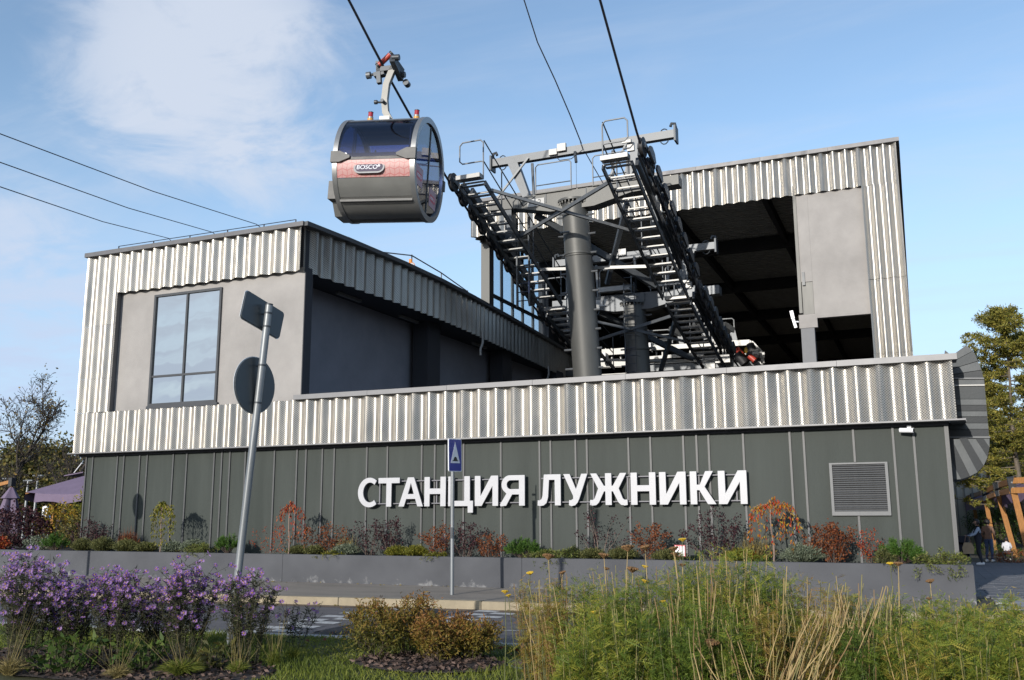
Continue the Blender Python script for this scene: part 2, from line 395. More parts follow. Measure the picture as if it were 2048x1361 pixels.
# ================================================================== planter wall
pw = thing('planter_wall', 'long grey painted concrete planter wall along the pavement under the station', 'planter', (-10, 19.58, 0))
m_pw = M('planter_paint', (.125, .132, .147), .78, 0, .15, 1.0, .15, 40)
def planterpaint():
    m, n, l, p = newmat('planter_paint_flaking')
    t = n.new('ShaderNodeTexCoord'); s = n.new('ShaderNodeSeparateXYZ'); l.new(t.outputs['Object'], s.inputs[0])
    a = n.new('ShaderNodeTexNoise'); a.inputs['Scale'].default_value = 1.1; a.inputs['Detail'].default_value = 8; l.new(t.outputs['Object'], a.inputs['Vector'])
    b = n.new('ShaderNodeTexNoise'); b.inputs['Scale'].default_value = 2.4; b.inputs['Detail'].default_value = 10; b.inputs['Roughness'].default_value = .75; l.new(t.outputs['Object'], b.inputs['Vector'])
    h = n.new('ShaderNodeMapRange'); h.inputs[1].default_value = .14; h.inputs[2].default_value = .48; h.inputs[3].default_value = .16; h.inputs[4].default_value = -.02; l.new(s.outputs[2], h.inputs[0])
    ad = n.new('ShaderNodeMath'); ad.operation = 'ADD'; l.new(b.outputs[0], ad.inputs[0]); l.new(h.outputs[0], ad.inputs[1])
    r = n.new('ShaderNodeMapRange'); r.inputs[1].default_value = .66; r.inputs[2].default_value = .82; l.new(ad.outputs[0], r.inputs[0])
    c = n.new('ShaderNodeValToRGB'); c.color_ramp.elements[0].position = .3; c.color_ramp.elements[0].color = (.055, .058, .066, 1); c.color_ramp.elements[1].position = .7; c.color_ramp.elements[1].color = (.080, .084, .094, 1); l.new(a.outputs[0], c.inputs[0])
    mx = n.new('ShaderNodeMixRGB'); l.new(r.outputs[0], mx.inputs[0]); l.new(c.outputs[0], mx.inputs[1]); mx.inputs[2].default_value = (.26, .26, .26, 1)
    l.new(mx.outputs[0], p.inputs['Base Color']); p.inputs['Roughness'].default_value = .8
    bp = n.new('ShaderNodeBump'); bp.inputs['Strength'].default_value = .25; bp.inputs['Distance'].default_value = .01; l.new(b.outputs[0], bp.inputs['Height']); l.new(bp.outputs[0], p.inputs['Normal'])
    return m
m_pw = planterpaint()
b = MB()
xs = [-46, -34, -27.9, -21.0, -14.6, -8.2, -3.1, .79]
for i in range(len(xs)-1):
    q = MB(); q.box(xs[i]+.004, xs[i+1]-.004, 19.6, 19.8, -.3, .795); q.box(xs[i]+.012, xs[i+1]-.012, 19.608, 19.792, .795, .805); q.build('wall_section', m_pw, pw)
MB().box(.59, .79, 19.803, 21.0, -.3, .80).build('return_wall', m_pw, pw)
m_ps = M('planter_soil', (.045, .036, .028), .95, 0, .35, 4, .5, 30)
ps = MB(); n1 = 90
ps.grid([[(-46+46.55*i/n1, yy, .69+.05*math.sin(i*1.7+yy*3)+.03*random.random()) for i in range(n1+1)] for yy in (19.8, 20.2, 20.6, 21.0, 24.5)])
structure(ps.build('planter_soil', m_ps))

# ================================================================== the station building
st = thing('station_building', 'low dark station building clad in corrugated perforated steel, with an open cable car hall behind', 'building', (-11, 21, 0))
YW, YB = 21.05, 20.85                               # lower wall plane, mean plane of the corrugated band
LAM, AMP = .445, .068
_sheets = {}
def sheetmesh(h, waves=3):
    k = (round(h, 3), waves)
    if k in _sheets: return _sheets[k]
    W = LAM*waves; n = 12*waves; b = MB(); t = .006; rows = []
    prof = [(W*i/n, -AMP*(1-2*abs(math.sin(math.pi*i/12))**1.7)) for i in range(n+1)]
    for off in (0, t):
        for z in ((0, h) if off == 0 else (h, 0)): rows.append([(x, y+off, z) for x, y in prof])
    rows.append(rows[0]); b.grid(rows); me = b.mesh('corrugated_sheet', m_steel, 50); _sheets[k] = me; return me
def corrugate(x0, y0, ang, length, z0, h, stagger=True):
    W = LAM*3; n = max(1, round(length/W)); s = length/(n*W)
    for i in range(n):
        o = bpy.data.objects.new('corrugated_sheet', sheetmesh(h)); col.objects.link(o); o.parent = st
        d = i*W*s; jy = random.uniform(0, .006)
        P = Vector((x0+d*math.cos(ang)-jy*math.sin(ang), y0+d*math.sin(ang)+jy*math.cos(ang), z0+random.uniform(-.004, .004)))
        o.location = P - st.location; o.rotation_euler = (random.uniform(-.004, .004), random.uniform(-.002, .002), ang); o.scale = (s, 1, 1)
XA, XB, XC = -23.27, .78, -15.28                     # left end, right end, corner of the left block
ZB0, ZB1 = 3.60, 4.80
# lower band
corrugate(XA, YB, 0, XC-.55-XA, ZB0, ZB1-ZB0); corrugate(XC-.55, YB, 0, XB-XC+.55, ZB0, ZB1-ZB0)
corrugate(XB-.07, YB, math.pi/2, 4.0, ZB0, ZB1-ZB0)
# left block: column of three stacked sheets, head band, returning fascia
for z, h in ((4.80, 1.02), (5.825, 1.63), (7.46, 2.2)): corrugate(XA, YB, 0, 1.335, z, h-.005)
corrugate(XA+1.335, YB-.01, 0, XC-XA-1.335, 8.42, 1.24)
fas = [(-15.28, 20.85), (-15.1, 22.6), (-14.92, 25.6), (-14.88, 28.2), (-14.98, 31), (-15.2, 34.8), (-15.5, 39), (-15.9, 44), (-16.4, 50)]
for (xa, ya), (xb, yb) in zip(fas[:-1], fas[1:]):
    corrugate(xa, ya, math.atan2(yb-ya, xb-xa), math.hypot(xb-xa, yb-ya), 8.40, 1.26)
# hall front
TY = 35.; TX0, TX1 = -16.85, .12
corrugate(TX0, TY, 0, TX1-TX0, 13.42, 1.48)
for z, h in ((4.7, 2.52), (7.23, 2.68), (9.925, 3.49)): corrugate(-1.145, TY-.012, 0, 1.265, z, h)
corrugate(TX1-.07, TY, math.pi/2, 4.0, 13.42, 1.48)
for z, h in ((4.7, 2.52), (7.23, 2.68), (9.925, 3.49)): corrugate(TX1-.07, TY, math.pi/2, 2.67, z, h)
corrugate(TX0, TY+5.34, -math.pi/2, 5.34, 13.42, 1.48)

def flash(x0, x1, y0, y1, z0, z1, m=m_cap, name='cap_flashing'):
    L = x1-x0; n = max(1, round(L/2.4))
    for i in range(n): MB().box(x0+L*i/n+.003, x0+L*(i+1)/n-.003, y0, y1, z0+random.uniform(0, .004), z1+random.uniform(0, .006)).build(name, m, st)
m_caplt = M('parapet_cap', (.20, .20, .205), .5, .2, .06, 3)
flash(XC-.02, XB+.1, YB-.13, YB+.42, 4.80, 4.92, m_caplt)
flash(XA-.1, XC+.09, YB-.12, YB+.4, 9.66, 9.79)
for (xa, ya), (xb, yb) in zip(fas[:-1], fas[1:]):
    MB().bar((xa+.0, ya-.05, 9.725), (xb, yb+.05, 9.725), .42, .125).build('cap_flashing', m_capdk, st)
flash(TX0-.1, TX1+.12, TY-.13, TY+.4, 14.9, 15.05)
MB().box(TX1-.3, TX1+.12, TY+.402, 70, 14.9, 15.05).build('cap_flashing', m_cap, st)
flash(XA-.12, XB+.16, YB-.16, YW-.01, ZB0-.035, ZB0-.004, m_caplt, 'drip_flashing')
MB().box(XB-.1, XB+.18, YW-.008, 26, ZB0-.035, ZB0-.004).build('drip_flashing', m_capdk, st)
# structure behind the sheets
MB().box(XA+.06, XB-.16, YB+.12, 30, ZB0-.1, 4.62).build('roof_deck', m_dark, st)
MB().box(XC+.1, XB-.1, YB+.13, YB+.33, 4.62, 4.798).build('parapet_core', m_dark, st)
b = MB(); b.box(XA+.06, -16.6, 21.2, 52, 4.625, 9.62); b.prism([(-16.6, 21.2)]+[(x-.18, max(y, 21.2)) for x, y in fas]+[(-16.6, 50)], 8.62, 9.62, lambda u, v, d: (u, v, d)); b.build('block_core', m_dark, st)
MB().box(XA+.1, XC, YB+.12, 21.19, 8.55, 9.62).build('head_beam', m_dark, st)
MB().box(-16.597, -16.5, 21.35, 52, 4.625, 8.60).build('terrace_wall', m_plaster_shade, st)
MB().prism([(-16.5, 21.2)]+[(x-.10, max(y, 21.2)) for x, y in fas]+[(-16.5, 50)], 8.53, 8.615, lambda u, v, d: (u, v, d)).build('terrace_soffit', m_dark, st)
# plaster front of the left block
zw0, zw1 = 4.90, 8.24; xw0, xw1 = -20.62, -18.10
pl = MB(); yy0, yy1 = 21.0, 21.18
pl.box(XA+1.26, xw0, yy0, yy1, 4.627, 8.54); pl.box(xw0, xw1, yy0, yy1, zw1, 8.54); pl.box(xw0, xw1, yy0, yy1, 4.627, zw0); pl.box(xw1, XC+.02, yy0, yy1, 4.627, 8.54)
pl.build('plaster_wall', m_plaster, st)
MB().box(XC+.022, XC+.05, 20.995, 21.34, 4.627, 8.54).build('corner_trim', m_dark, st)
MB().box(XA+1.24, XA+1.29, YB-.04, 20.998, 4.8, 8.44).build('edge_trim', m_cap, st)
# big window
wf = MB(); f = .07
wf.box(xw0, xw0+f, 20.94, 21.12, zw0, zw1); wf.box(xw1-f, xw1, 20.94, 21.12, zw0, zw1); wf.box(xw0+f, xw1-f, 20.94, 21.12, zw1-f, zw1); wf.box(xw0+f, xw1-f, 20.94, 21.12, zw0, zw0+f)
xm = atY(371, 690, 21).x; zt = 5.77
wf.box(xm-.03, xm+.03, 20.955, 21.1, zw0+f, zw1-f); wf.box(xw0+f, xm-.03, 20.957, 21.1, zt-.03, zt+.03); wf.box(xm+.03, xw1-f, 20.957, 21.1, zt-.03, zt+.03)
win = wf.build('window_frame', m_frame, st)
def winglass():
    m, n, l, p = newmat('reflective_glass'); p.inputs['Base Color'].default_value = (.72, .70, .65, 1); p.inputs['Metallic'].default_value = 1; p.inputs['Roughness'].default_value = .015
    t = n.new('ShaderNodeTexCoord'); z = n.new('ShaderNodeTexNoise'); z.inputs['Scale'].default_value = .9; l.new(t.outputs['Object'], z.inputs['Vector'])
    bp = n.new('ShaderNodeBump'); bp.inputs['Strength'].default_value = .08; bp.inputs['Distance'].default_value = .05; l.new(z.outputs[0], bp.inputs['Height']); l.new(bp.outputs[0], p.inputs['Normal']); return m
m_wg = winglass()
for xa, xb in ((xw0+f, xm-.03), (xm+.03, xw1-f)):
    for za, zb in ((zw0+f, zt-.03), (zt+.03, zw1-f)):
        o = MB().box(xa, xb, 20.99, 21.0, za, zb).build('window_pane', m_wg, win, loc=(0, 0, 0))
MB().box(xw0-.02, xw1+.06, 20.91, 20.998, zw0-.09, zw0-.004).build('window_sill', m_frame, st)
# terrace columns and lamp fittings
for y in (29.0, 35.6, 42.):
    MB().box(-16.3, -15.7, y, y+.95, 4.625, 8.527).build('terrace_column', m_dark, st)
for y in (23.8, 27.6, 33.4):
    o = MB().box(-16.12, -16.0, y, y+1.3, 8.44, 8.52).build('lamp_fitting', m_galvlt, st)
for x, y in ((-14.78, 31.6), (-15.5, 40.4)):
    MB().tube([(x, y, 8.5), (x+.02, y, 8.1), (x-.03, y-.1, 7.85), (x-.03, y-.1, 7.6)], .05, 8).build('downpipe', m_galvlt, st, 40)

# lower wall: boards between battens
px_b = [188.5, 237.6, 250.6, 282, 297, 349, 376, 430.8, 446, 462, 493, 551, 596, 614, 646.7, 670.4, 735.5, 776.5, 845, 871, 892, 928.4, 1002.5, 1079.6, 1101.6, 1151.4, 1174, 1256.9, 1300.8, 1366.4, 1392.8, 1417, 1486, 1579, 1606.6, 1706, 1785, 1826]
bx = [XA+.3] + [atY(x, 905 - (x-150)*.027, YW).x for x in px_b] + [.575]
lx0, lx1, lz0, lz1 = -1.735, -.585, 1.70, 2.79       # ventilation grille
for i in range(len(bx)-1):
    MB().box(bx[i]+.002, bx[i+1]-.002, YW, YW+.1, .45, ZB0-.04).build('wall_panel', m_panel, st)
for i, x in enumerate(bx):
    if i in (0, len(bx)-1): x += .02 if i == 0 else -.02
    for za, zb in (((.5, lz0-.01), (lz1+.01, 3.555)) if lx0 < x < lx1 else ((.5, 3.555),)):
        MB().box(x-.022, x+.022, YW-.035, YW-.001, za, zb).build('batten', m_batten, st)
MB().box(XA+.32, .56, YW+.12, 30, -.5, 3.5).build('wall_core', m_dark, st)
MB().box(.562, .60, YW+.002, 30, .2, 3.56).build('side_wall', m_panel, st)
MB().box(.55, .612, YW-.03, YW+.05, .3, 3.56).build('corner_batten', m_batten, st)
gr = MB(); gf = .055
gr.box(lx0, lx0+gf, YW-.07, YW-.002, lz0, lz1); gr.box(lx1-gf, lx1, YW-.07, YW-.002, lz0, lz1); gr.box(lx0+gf, lx1-gf, YW-.07, YW-.002, lz0, lz0+gf+.03); gr.box(lx0+gf, lx1-gf, YW-.07, YW-.002, lz1-gf*.6, lz1)
gr.box(lx0+gf, lx1-gf, YW-.01, YW-.003, lz0+gf, lz1-gf*.6)
grille = gr.build('ventilation_grille', M('grille_paint', (.12, .125, .13), .5, .2, .06, 6), st)
m_gs = M('grille_slat', (.15, .155, .16), .5, .2, .08, 6)
ns = 22; hh = (lz1-gf*.6-lz0-gf-.03)/ns
sl = MB(); sl.add([(lx0+gf, 0, 0), (lx1-gf, 0, 0), (lx1-gf, -.05, -hh*.75), (lx0+gf, -.05, -hh*.75), (lx0+gf, .006, 0), (lx1-gf, .006, 0), (lx1-gf, -.044, -hh*.8), (lx0+gf, -.044, -hh*.8)], [(0,1,2,3),(7,6,5,4),(3,2,6,7),(1,0,4,5)])
sm = sl.mesh('slat', m_gs)
for i in range(ns):
    o = bpy.data.objects.new('slat', sm); col.objects.link(o); o.parent = grille; o.location = (0, YW-.015, lz0+gf+.03+hh*(i+1)); o.rotation_euler = (random.uniform(-.06, .06), 0, 0)

# ---------------------------------------------------------------- the hall behind
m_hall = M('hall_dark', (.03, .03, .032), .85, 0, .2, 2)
m_deck = M('hall_roof_deck', (.34, .33, .30), .6, .3, .2, 3)
HY = 80.; ZC = 14.0
MB().box(TX0+.1, TX1-.1, TY+.2, HY, 4.3, 4.6).build('hall_floor', M('hall_concrete', (.13, .125, .12), .9, 0, .15, 1), st)
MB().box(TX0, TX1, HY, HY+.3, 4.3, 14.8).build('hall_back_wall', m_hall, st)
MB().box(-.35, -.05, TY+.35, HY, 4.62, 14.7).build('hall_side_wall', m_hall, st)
rb = MB(); pitch = .34; y = TY+.3; pr = []
while y < HY:
    pr += [(y, ZC), (y+.19, ZC), (y+.22, ZC+.10), (y+.31, ZC+.10)]; y += pitch
rb.grid([[(x, yy, zz) for yy, zz in pr] for x in (TX0+.2, TX1-.2)]); rb.build('ribbed_roof_deck', m_deck, st)
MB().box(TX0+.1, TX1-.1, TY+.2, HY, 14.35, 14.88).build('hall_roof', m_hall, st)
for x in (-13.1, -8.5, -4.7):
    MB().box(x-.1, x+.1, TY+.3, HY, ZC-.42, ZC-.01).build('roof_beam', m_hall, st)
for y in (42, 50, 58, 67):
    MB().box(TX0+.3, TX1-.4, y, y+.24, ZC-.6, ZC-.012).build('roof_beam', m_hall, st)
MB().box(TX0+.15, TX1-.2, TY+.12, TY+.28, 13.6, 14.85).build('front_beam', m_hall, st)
# right plastered pier of the hall front
MB().box(-3.057, -1.15, TY+.1, TY+.35, 8.70, 13.8).build('plaster_pier', m_plaster, st)
MB().box(-3.62, -2.98, TY+.09, TY+.36, 8.36, 8.86).build('plaster_corbel', m_plaster, st)
MB().box(-3.465, -3.06, TY+.1, TY+.35, 10.08, 13.8).build('plaster_pier', m_plaster, st)
MB().box(-3.58, -3.47, TY+.06, TY+.2, 8.92, 13.8).build('edge_trim', m_mast, st)
MB().box(-3.45, -3.065, TY+.13, TY+.33, 8.87, 10.07).build('door_track', m_mast, st)
MB().box(-3.42, -3.32, TY+.05, TY+.09, 9.95, 10.45).build('door_bracket', m_capdk, st)
MB().box(-3.57, -3.10, TY+.1, TY+.5, 4.61, 8.35).build('hall_column', M('column_grey', (.17, .175, .185), .7, 0, .1, 2), st)
MB().box(-1.145, -1.09, TY+.05, TY+.3, 4.61, 13.5).build('edge_trim', m_cap, st)
# glazed left side of the hall
GX = -16.7
MB().box(GX-.2, GX+.2, TY+1.0, TY+1.45, 4.61, 14.2).build('hall_column', m_mast, st)
gy = [TY+1.46, TY+2.75, TY+4.0, TY+5.2, TY+6.5, TY+7.75]
for y in gy[1:-1]: MB().box(GX-.06, GX+.06, y-.05, y+.05, 4.61, 14.2).build('mullion', m_galvdk, st)
MB().box(GX-.07, GX+.07, gy[0], gy[-1], 11.15, 11.28).build('transom', m_galvdk, st)
MB().box(GX-.2, GX+.35, gy[-1], gy[-1]+.7, 4.61, 14.2).build('hall_column', m_dark, st)
mg = glassmat('hall_glass', (.86, .93, .97), .0, .96)
for y0, y1 in zip(gy[:-1], gy[1:]):
    MB().box(GX-.006, GX+.006, y0+.05, y1-.05, 4.62, 11.15).build('pane', mg, st); MB().box(GX-.006, GX+.006, y0+.05, y1-.05, 11.28, 14.2).build('pane', mg, st)
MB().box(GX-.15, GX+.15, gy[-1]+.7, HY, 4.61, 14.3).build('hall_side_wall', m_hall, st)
corrugate(-22.5, 58., 0, 5.2, 10.0, 1.6)

# left lightning wire on the roof edge
lw = thing('lightning_wire', 'thin lightning wire on small stands along the roof edge of the left block', 'wire', (-18, 20.9, 9.8))
xs = [-22.2, -20.8, -19.4, -18.0, -16.7, -15.6]
MB().tube([(x, 20.95, 9.94) for x in xs], .012, 5).build('wire', m_cable, lw)
for x in xs: MB().cyl((x, 20.95, 9.87), (0, 0, 1), .018, .15, 6).build('stand', m_cable, lw)

# ---------------------------------------------------------------- lettering
ls = thing('station_sign', 'white raised Cyrillic letters СТАНЦИЯ ЛУЖНИКИ fixed on rails to the dark wall', 'sign', (-8.4, 20.9, 2.3))
def arc(cx, cy, rx, ry, a0, a1, n=10): return [(cx+rx*math.cos(R(a0+(a1-a0)*i/n)), cy+ry*math.sin(R(a0+(a1-a0)*i/n))) for i in range(n+1)]
S_ = .2                                             # stroke width for cap height 1
def glyph(ch, w):
    s = S_
    if ch == 'С':
        o = arc(.5*w+.06, .5, .5*w+.06, .52, 52, 308, 22); i = arc(.5*w+.08, .5, .5*w-.13, .355, 310, 50, 20)
        return [o+i]
    if ch == 'Т': return [[(0, 1), (0, 1-s*.92), (w/2-s/2, 1-s*.92), (w/2-s/2, 0), (w/2+s/2, 0), (w/2+s/2, 1-s*.92), (w, 1-s*.92), (w, 1)]]
    if ch == 'А': return [[(0, 0), (w/2-.12, 1), (w/2+.12, 1), (w, 0), (w-.21, 0), (w-.30, .26), (.30, .26), (.21, 0)], [(.355, .42), (w-.355, .42), (w/2, .83)]]
    if ch == 'Н': return [[(0, 0), (0, 1), (s, 1), (s, .6), (w-s, .6), (w-s, 1), (w, 1), (w, 0), (w-s, 0), (w-s, .42), (s, .42), (s, 0)]]
    if ch == 'Ц': return [[(0, 1), (0, 0), (w-s*.95, 0), (w-s*.95, -.22), (w, -.22), (w, .17), (w-.12, .17), (w-.12, 1), (w-.12-s, 1), (w-.12-s, .17), (s, .17), (s, 1)]]
    if ch == 'И': return [[(0, 0), (0, 1), (s, 1), (s, .30), (w-s-.05, 1), (w, 1), (w, 0), (w-s, 0), (w-s, .68), (s+.05, 0)]]
    if ch == 'Я':
        outer = [(w, 0), (w, 1), (.34, 1)] + arc(.34, .69, .30, .31, 90, 215, 10)[1:] + [(.20, .42), (.0, .12)][:0] + [(.22, .40), (-.02, .03), (.0, -.02), (.2, 0), (.42, .37), (w-s, .37), (w-s, 0)]
        return [outer, [(w-s, .84), (.36, .84)] + arc(.36, .69, .14, .15, 90, 270, 8)[1:] + [(w-s, .54)]]
    if ch == 'Л': return [[(.20, 1), (.15, .32), (.11, .20), (.03, .155), (-.02, .16), (-.03, 0), (.06, -.02), (.18, .0), (.28, .08), (.335, .26), (.375, .83), (w-s, .83), (w-s, 0), (w, 0), (w, 1)]]
    if ch == 'У': return [[(0, 1), (w*.40, .30), (.33, .20), (.25, .155), (.19, .16), (.18, 0), (.27, -.03), (.39, .0), (.47, .08), (.53, .20), (w, 1), (w-.20, 1), (w*.5+.015, .50), (.21, 1)]]
    if ch == 'Ж':
        c = w/2; h = s/2
        return [[(c-h, 1), (c+h, 1), (c+h, .60), (c+h+.05, .60), (w-.22, 1), (w-.02, 1), (c+h+.24, .52), (w-.15, .20), (w-.09, .155), (w, .16), (w+.01, 0), (w-.08, -.02), (w-.20, 0), (w-.29, .08), (c+h+.05, .43), (c+h, .43), (c+h, 0),
                 (c-h, 0), (c-h, .43), (c-h-.05, .43), (.29, .08), (.20, 0), (.08, -.02), (-.01, 0), (0, .16), (.09, .155), (.15, .20), (c-h-.24, .52), (.02, 1), (.22, 1), (c-h-.05, .60), (c-h, .60)]]
    if ch == 'К': return [[(0, 0), (0, 1), (s, 1), (s, .59), (.30, .59), (w-.29, 1), (w-.06, 1), (.44, .53), (w+.01, 0), (w-.24, 0), (.28, .43), (s, .43), (s, 0)]]
lets = [('С', 717.3, 757), ('Т', 758, 800), ('А', 798.7, 846.8), ('Н', 850, 892.2), ('Ц', 897.6, 946.6), ('И', 950.8, 996.8), ('Я', 1002, 1050), ('Л', 1077.6, 1121.8), ('У', 1128, 1175.4), ('Ж', 1180.8, 1254.5), ('Н', 1262.4, 1311.7), ('И', 1319.6, 1372.3), ('К', 1381, 1431), ('И', 1437.2, 1494)]
YL = 20.9; Z0, ZH = 1.955, .715
m_lf = M('letter_face', (.45, .455, .475), .4, 0, .03, 4)
for ch, a, c in lets:
    yp = 1010 - (a-717)*.009
    xa, xb = atY(a, yp-30, YL).x, atY(c, yp-30, YL).x; w = (xb-xa)/ZH
    cu = bpy.data.curves.new('letter', 'CURVE'); cu.dimensions = '2D'; cu.fill_mode = 'BOTH'; cu.extrude = .026; cu.bevel_depth = .004; cu.bevel_resolution = 0
    for poly in glyph(ch, w):
        sp = cu.splines.new('POLY'); sp.points.add(len(poly)-1); sp.use_cyclic_u = True
        for i, (u, v) in enumerate(poly): sp.points[i].co = (u*ZH, v*ZH, 0, 1)
    t = bpy.data.objects.new('tmp', cu); col.objects.link(t); bpy.context.view_layer.update()
    me = bpy.data.meshes.new_from_object(t.evaluated_get(bpy.context.evaluated_depsgraph_get())); bpy.data.objects.remove(t)
    me.materials.clear(); me.materials.append(m_lf); me.materials.append(m_letterside)
    for pg in me.polygons: pg.material_index = 0 if abs(pg.normal.z) > .6 else 1
    o = link('letter', me, None, ls); o.rotation_euler = (R(90), 0, 0); o.location = Vector((xa, YL, Z0)) - Vector(ls.location)
xr0, xr1 = atY(745, 960, 20.95).x, atY(1490, 950, 20.95).x; xg0, xg1 = atY(1046, 950, 20.95).x, atY(1082, 950, 20.95).x
for z in (Z0+.06, Z0+.62):
    MB().box(xr0, xg0, 20.955, 20.985, z, z+.025).build('rail', m_letterside, ls); MB().box(xg1, xr1, 20.955, 20.985, z, z+.025).build('rail', m_letterside, ls)
for x in np.linspace(xr0+.2, xr1-.2, 12):
    if not xg0 < x < xg1:
        MB().box(x-.015, x+.015, 20.984, YW-.002, Z0+.05, Z0+.64).build('bracket', m_letterside, ls)

# cctv camera on the wall
cc = thing('cctv_camera', 'small white security camera under the right end of the steel band', 'camera', (-.12, 20.98, 3.42))
MB().box(-.16, -.08, 20.96, 21.04, 3.44, 3.52).build('bracket', m_white, cc)
MB().tube([(-.3, 20.88, 3.42), (-.04, 20.80, 3.40)], [.05, .05], 10).build('housing', m_white, cc, 40)
MB().cyl((-.035, 20.798, 3.4), (.95, -.3, -.08), .035, .02, 10).build('lens', m_rubber, cc)
# floodlight beside the plaster pier
fl = thing('floodlight', 'white floodlight on an arm at the left edge of the plastered pier', 'lamp', (-3.75, 34.9, 8.6))
MB().bar((-3.64, 35.05, 8.6), (-3.78, 34.95, 8.6), .05, .05).build('arm', m_white, fl)
MB().bar((-3.85, 34.9, 9.0), (-3.80, 34.9, 8.7), .12, .07, (0, 1, 0)).build('housing', m_white, fl); MB().bar((-3.80, 34.9, 8.68), (-3.72, 34.9, 8.36), .10, .06, (0, 1, 0)).build('housing', m_white, fl)

# ---------------------------------------------------------------- ventilation duct at the right end
du = thing('ventilation_duct', 'large dark sheet metal duct bending up the right side of the station', 'duct', (1.1, 22, 3.6))
DY0, DY1 = 21.75, 23.1
def DP(x, y): p = atY(x, y, DY0); return (p.x, p.z)
m_duct = [M('duct_sheet', (.033, .039, .043), .5, .3, .12, 2.5, .05, 20), M('duct_sheet_shaded', (.017, .021, .025), .5, .3, .12, 2.5, .05, 20)]  # second sheet: shading of the cross-broken panels painted as a darker colour
core = [DP(*q) for q in ((1890, 700), (1905, 712), (1932, 690), (1950, 706), (1961, 735), (1968, 758), (1970, 790), (1974, 830), (1979, 882), (1979, 895), (1974, 922), (1962, 940), (1944, 953), (1922, 960), (1890, 962))]
c2 = [(x*.995+.004*1.0, z) for x, z in core]
MB().prism(c2, DY0+.06, DY1, lambda u, v, d: (u, d, v)).build('duct_body', m_duct[0], du)
def dpan(poly, k, tilt):
    pts = [DP(*q) for q in poly]; zc = sum(p[1] for p in pts)/len(pts)
    b = MB(); n = len(pts)
    fr = [(x, DY0+tilt*.45*(z-zc), z) for x, z in pts]; bk = [(x, DY0+.058, z) for x, z in pts]
    b.add(fr+bk, [tuple(range(n))]+[(i, (i+1) % n, n+(i+1) % n, n+i) for i in range(n)]); b.build('duct_panel', m_duct[k], du)
# upper elbow gores (fan about the lower left), straight panels, lower elbow stripes
fan0 = [(1905, 712), (1932, 690), (1950, 706), (1961, 735), (1968, 757)]; hub = (1897, 757)
inner = [(1897, 712), (1905, 712)]
dpan([(1897, 728), (1902, 713), (1932, 691), (1946, 702)], 0, .12); dpan([(1897, 740), (1897, 729), (1946, 703), (1956, 722)], 0, -.1)
dpan([(1897, 750), (1897, 741), (1956, 723), (1963, 740)], 0, .15); dpan([(1897, 757), (1897, 751), (1963, 741), (1967, 756)], 1, -.08)
ys = [758, 771, 799, 811, 823, 834, 847, 859, 874]; 
for i in range(len(ys)-1):
    xr = lambda y: 1968+(y-757)*.088
    dpan([(1885, ys[i]), (xr(ys[i]), ys[i]), (xr(ys[i+1]), ys[i+1]-.7), (1885, ys[i+1]-.7)], [0, 0, 0, 1, 0, 1, 0, 1][i], (-1)**i*.14)
edge = [(1979, 876), (1979, 895), (1975, 915), (1967, 932), (1955, 945), (1940, 953), (1922, 959), (1890, 961)]
top = [(1979, 876), (1966, 876), (1950, 876), (1934, 876), (1918, 876), (1902, 876), (1886, 890), (1886, 930)]
for i in range(7):
    dpan([top[i], edge[i], edge[i+1], top[i+1]] if i else [top[0], edge[1], top[1]], i % 2, (-1)**i*.16)
for q in ((1897, 757.5, 1968), (1885, 875, 1980)):
    a = DP(q[0], q[1]); c = DP(q[2], q[1]); MB().bar((a[0], DY0-.02, a[1]), (c[0], DY0-.02, c[1]), .03, .03).build('duct_flange', m_capdk, du)
a = DP(1890, 772); c = DP(1969, 771); MB().bar((a[0], DY0-.03, a[1]), (c[0], DY0-.03, c[1]), .03, .025).build('duct_flange', m_galvlt, du)

# railing and lantern on the roof of the left block
rl = thing('roof_railing', 'small galvanised railing on the roof edge behind the fascia', 'railing', (-15.5, 26.5, 9.8))
pA, pB = Vector((-15.6, 24.9, 9.8)), Vector((-15.5, 27.4, 9.8))
for q, h in ((pB, .75), (Vector((-15.5, 29.6, 9.8)), .62), (Vector((-15.6, 32.0, 9.8)), .5)): MB().tube([q, q+Vector((0, 0, h))], .025, 6).build('post', m_galv, rl)
MB().tube([pA+Vector((0, 0, .25)), pB+Vector((0, 0, .72)), Vector((-15.5, 29.6, 10.42)), Vector((-15.6, 32.0, 10.25)), Vector((-15.6, 32.8, 9.8))], .022, 6).build('handrail', m_galv, rl)
MB().tube([pA, pB+Vector((0, 0, .35)), Vector((-15.5, 29.6, 10.1)), Vector((-15.6, 32.0, 10.0))], .018, 6).build('mid_rail', m_galv, rl)
lan = thing('roof_lamp', 'small orange and white signal lamp on the roof edge by the railing', 'lamp', (-15.2, 26.8, 9.8))
m_or = M('orange_plastic', (.75, .25, .03), .4, 0, .05, 5)
MB().cyl((-15.2, 26.8, 10.0), (0, 0, 1), .06, .4, 8).build('stem', m_or, lan, 40)
MB().cyl((-15.12, 26.7, 9.93), (.7, -.7, .1), .13, .1, 14).build('lamp_head', m_or, lan, 40); MB().cyl((-15.075, 26.655, 9.935), (.7, -.7, .1), .095, .02, 14).build('lens', m_white, lan, 40)
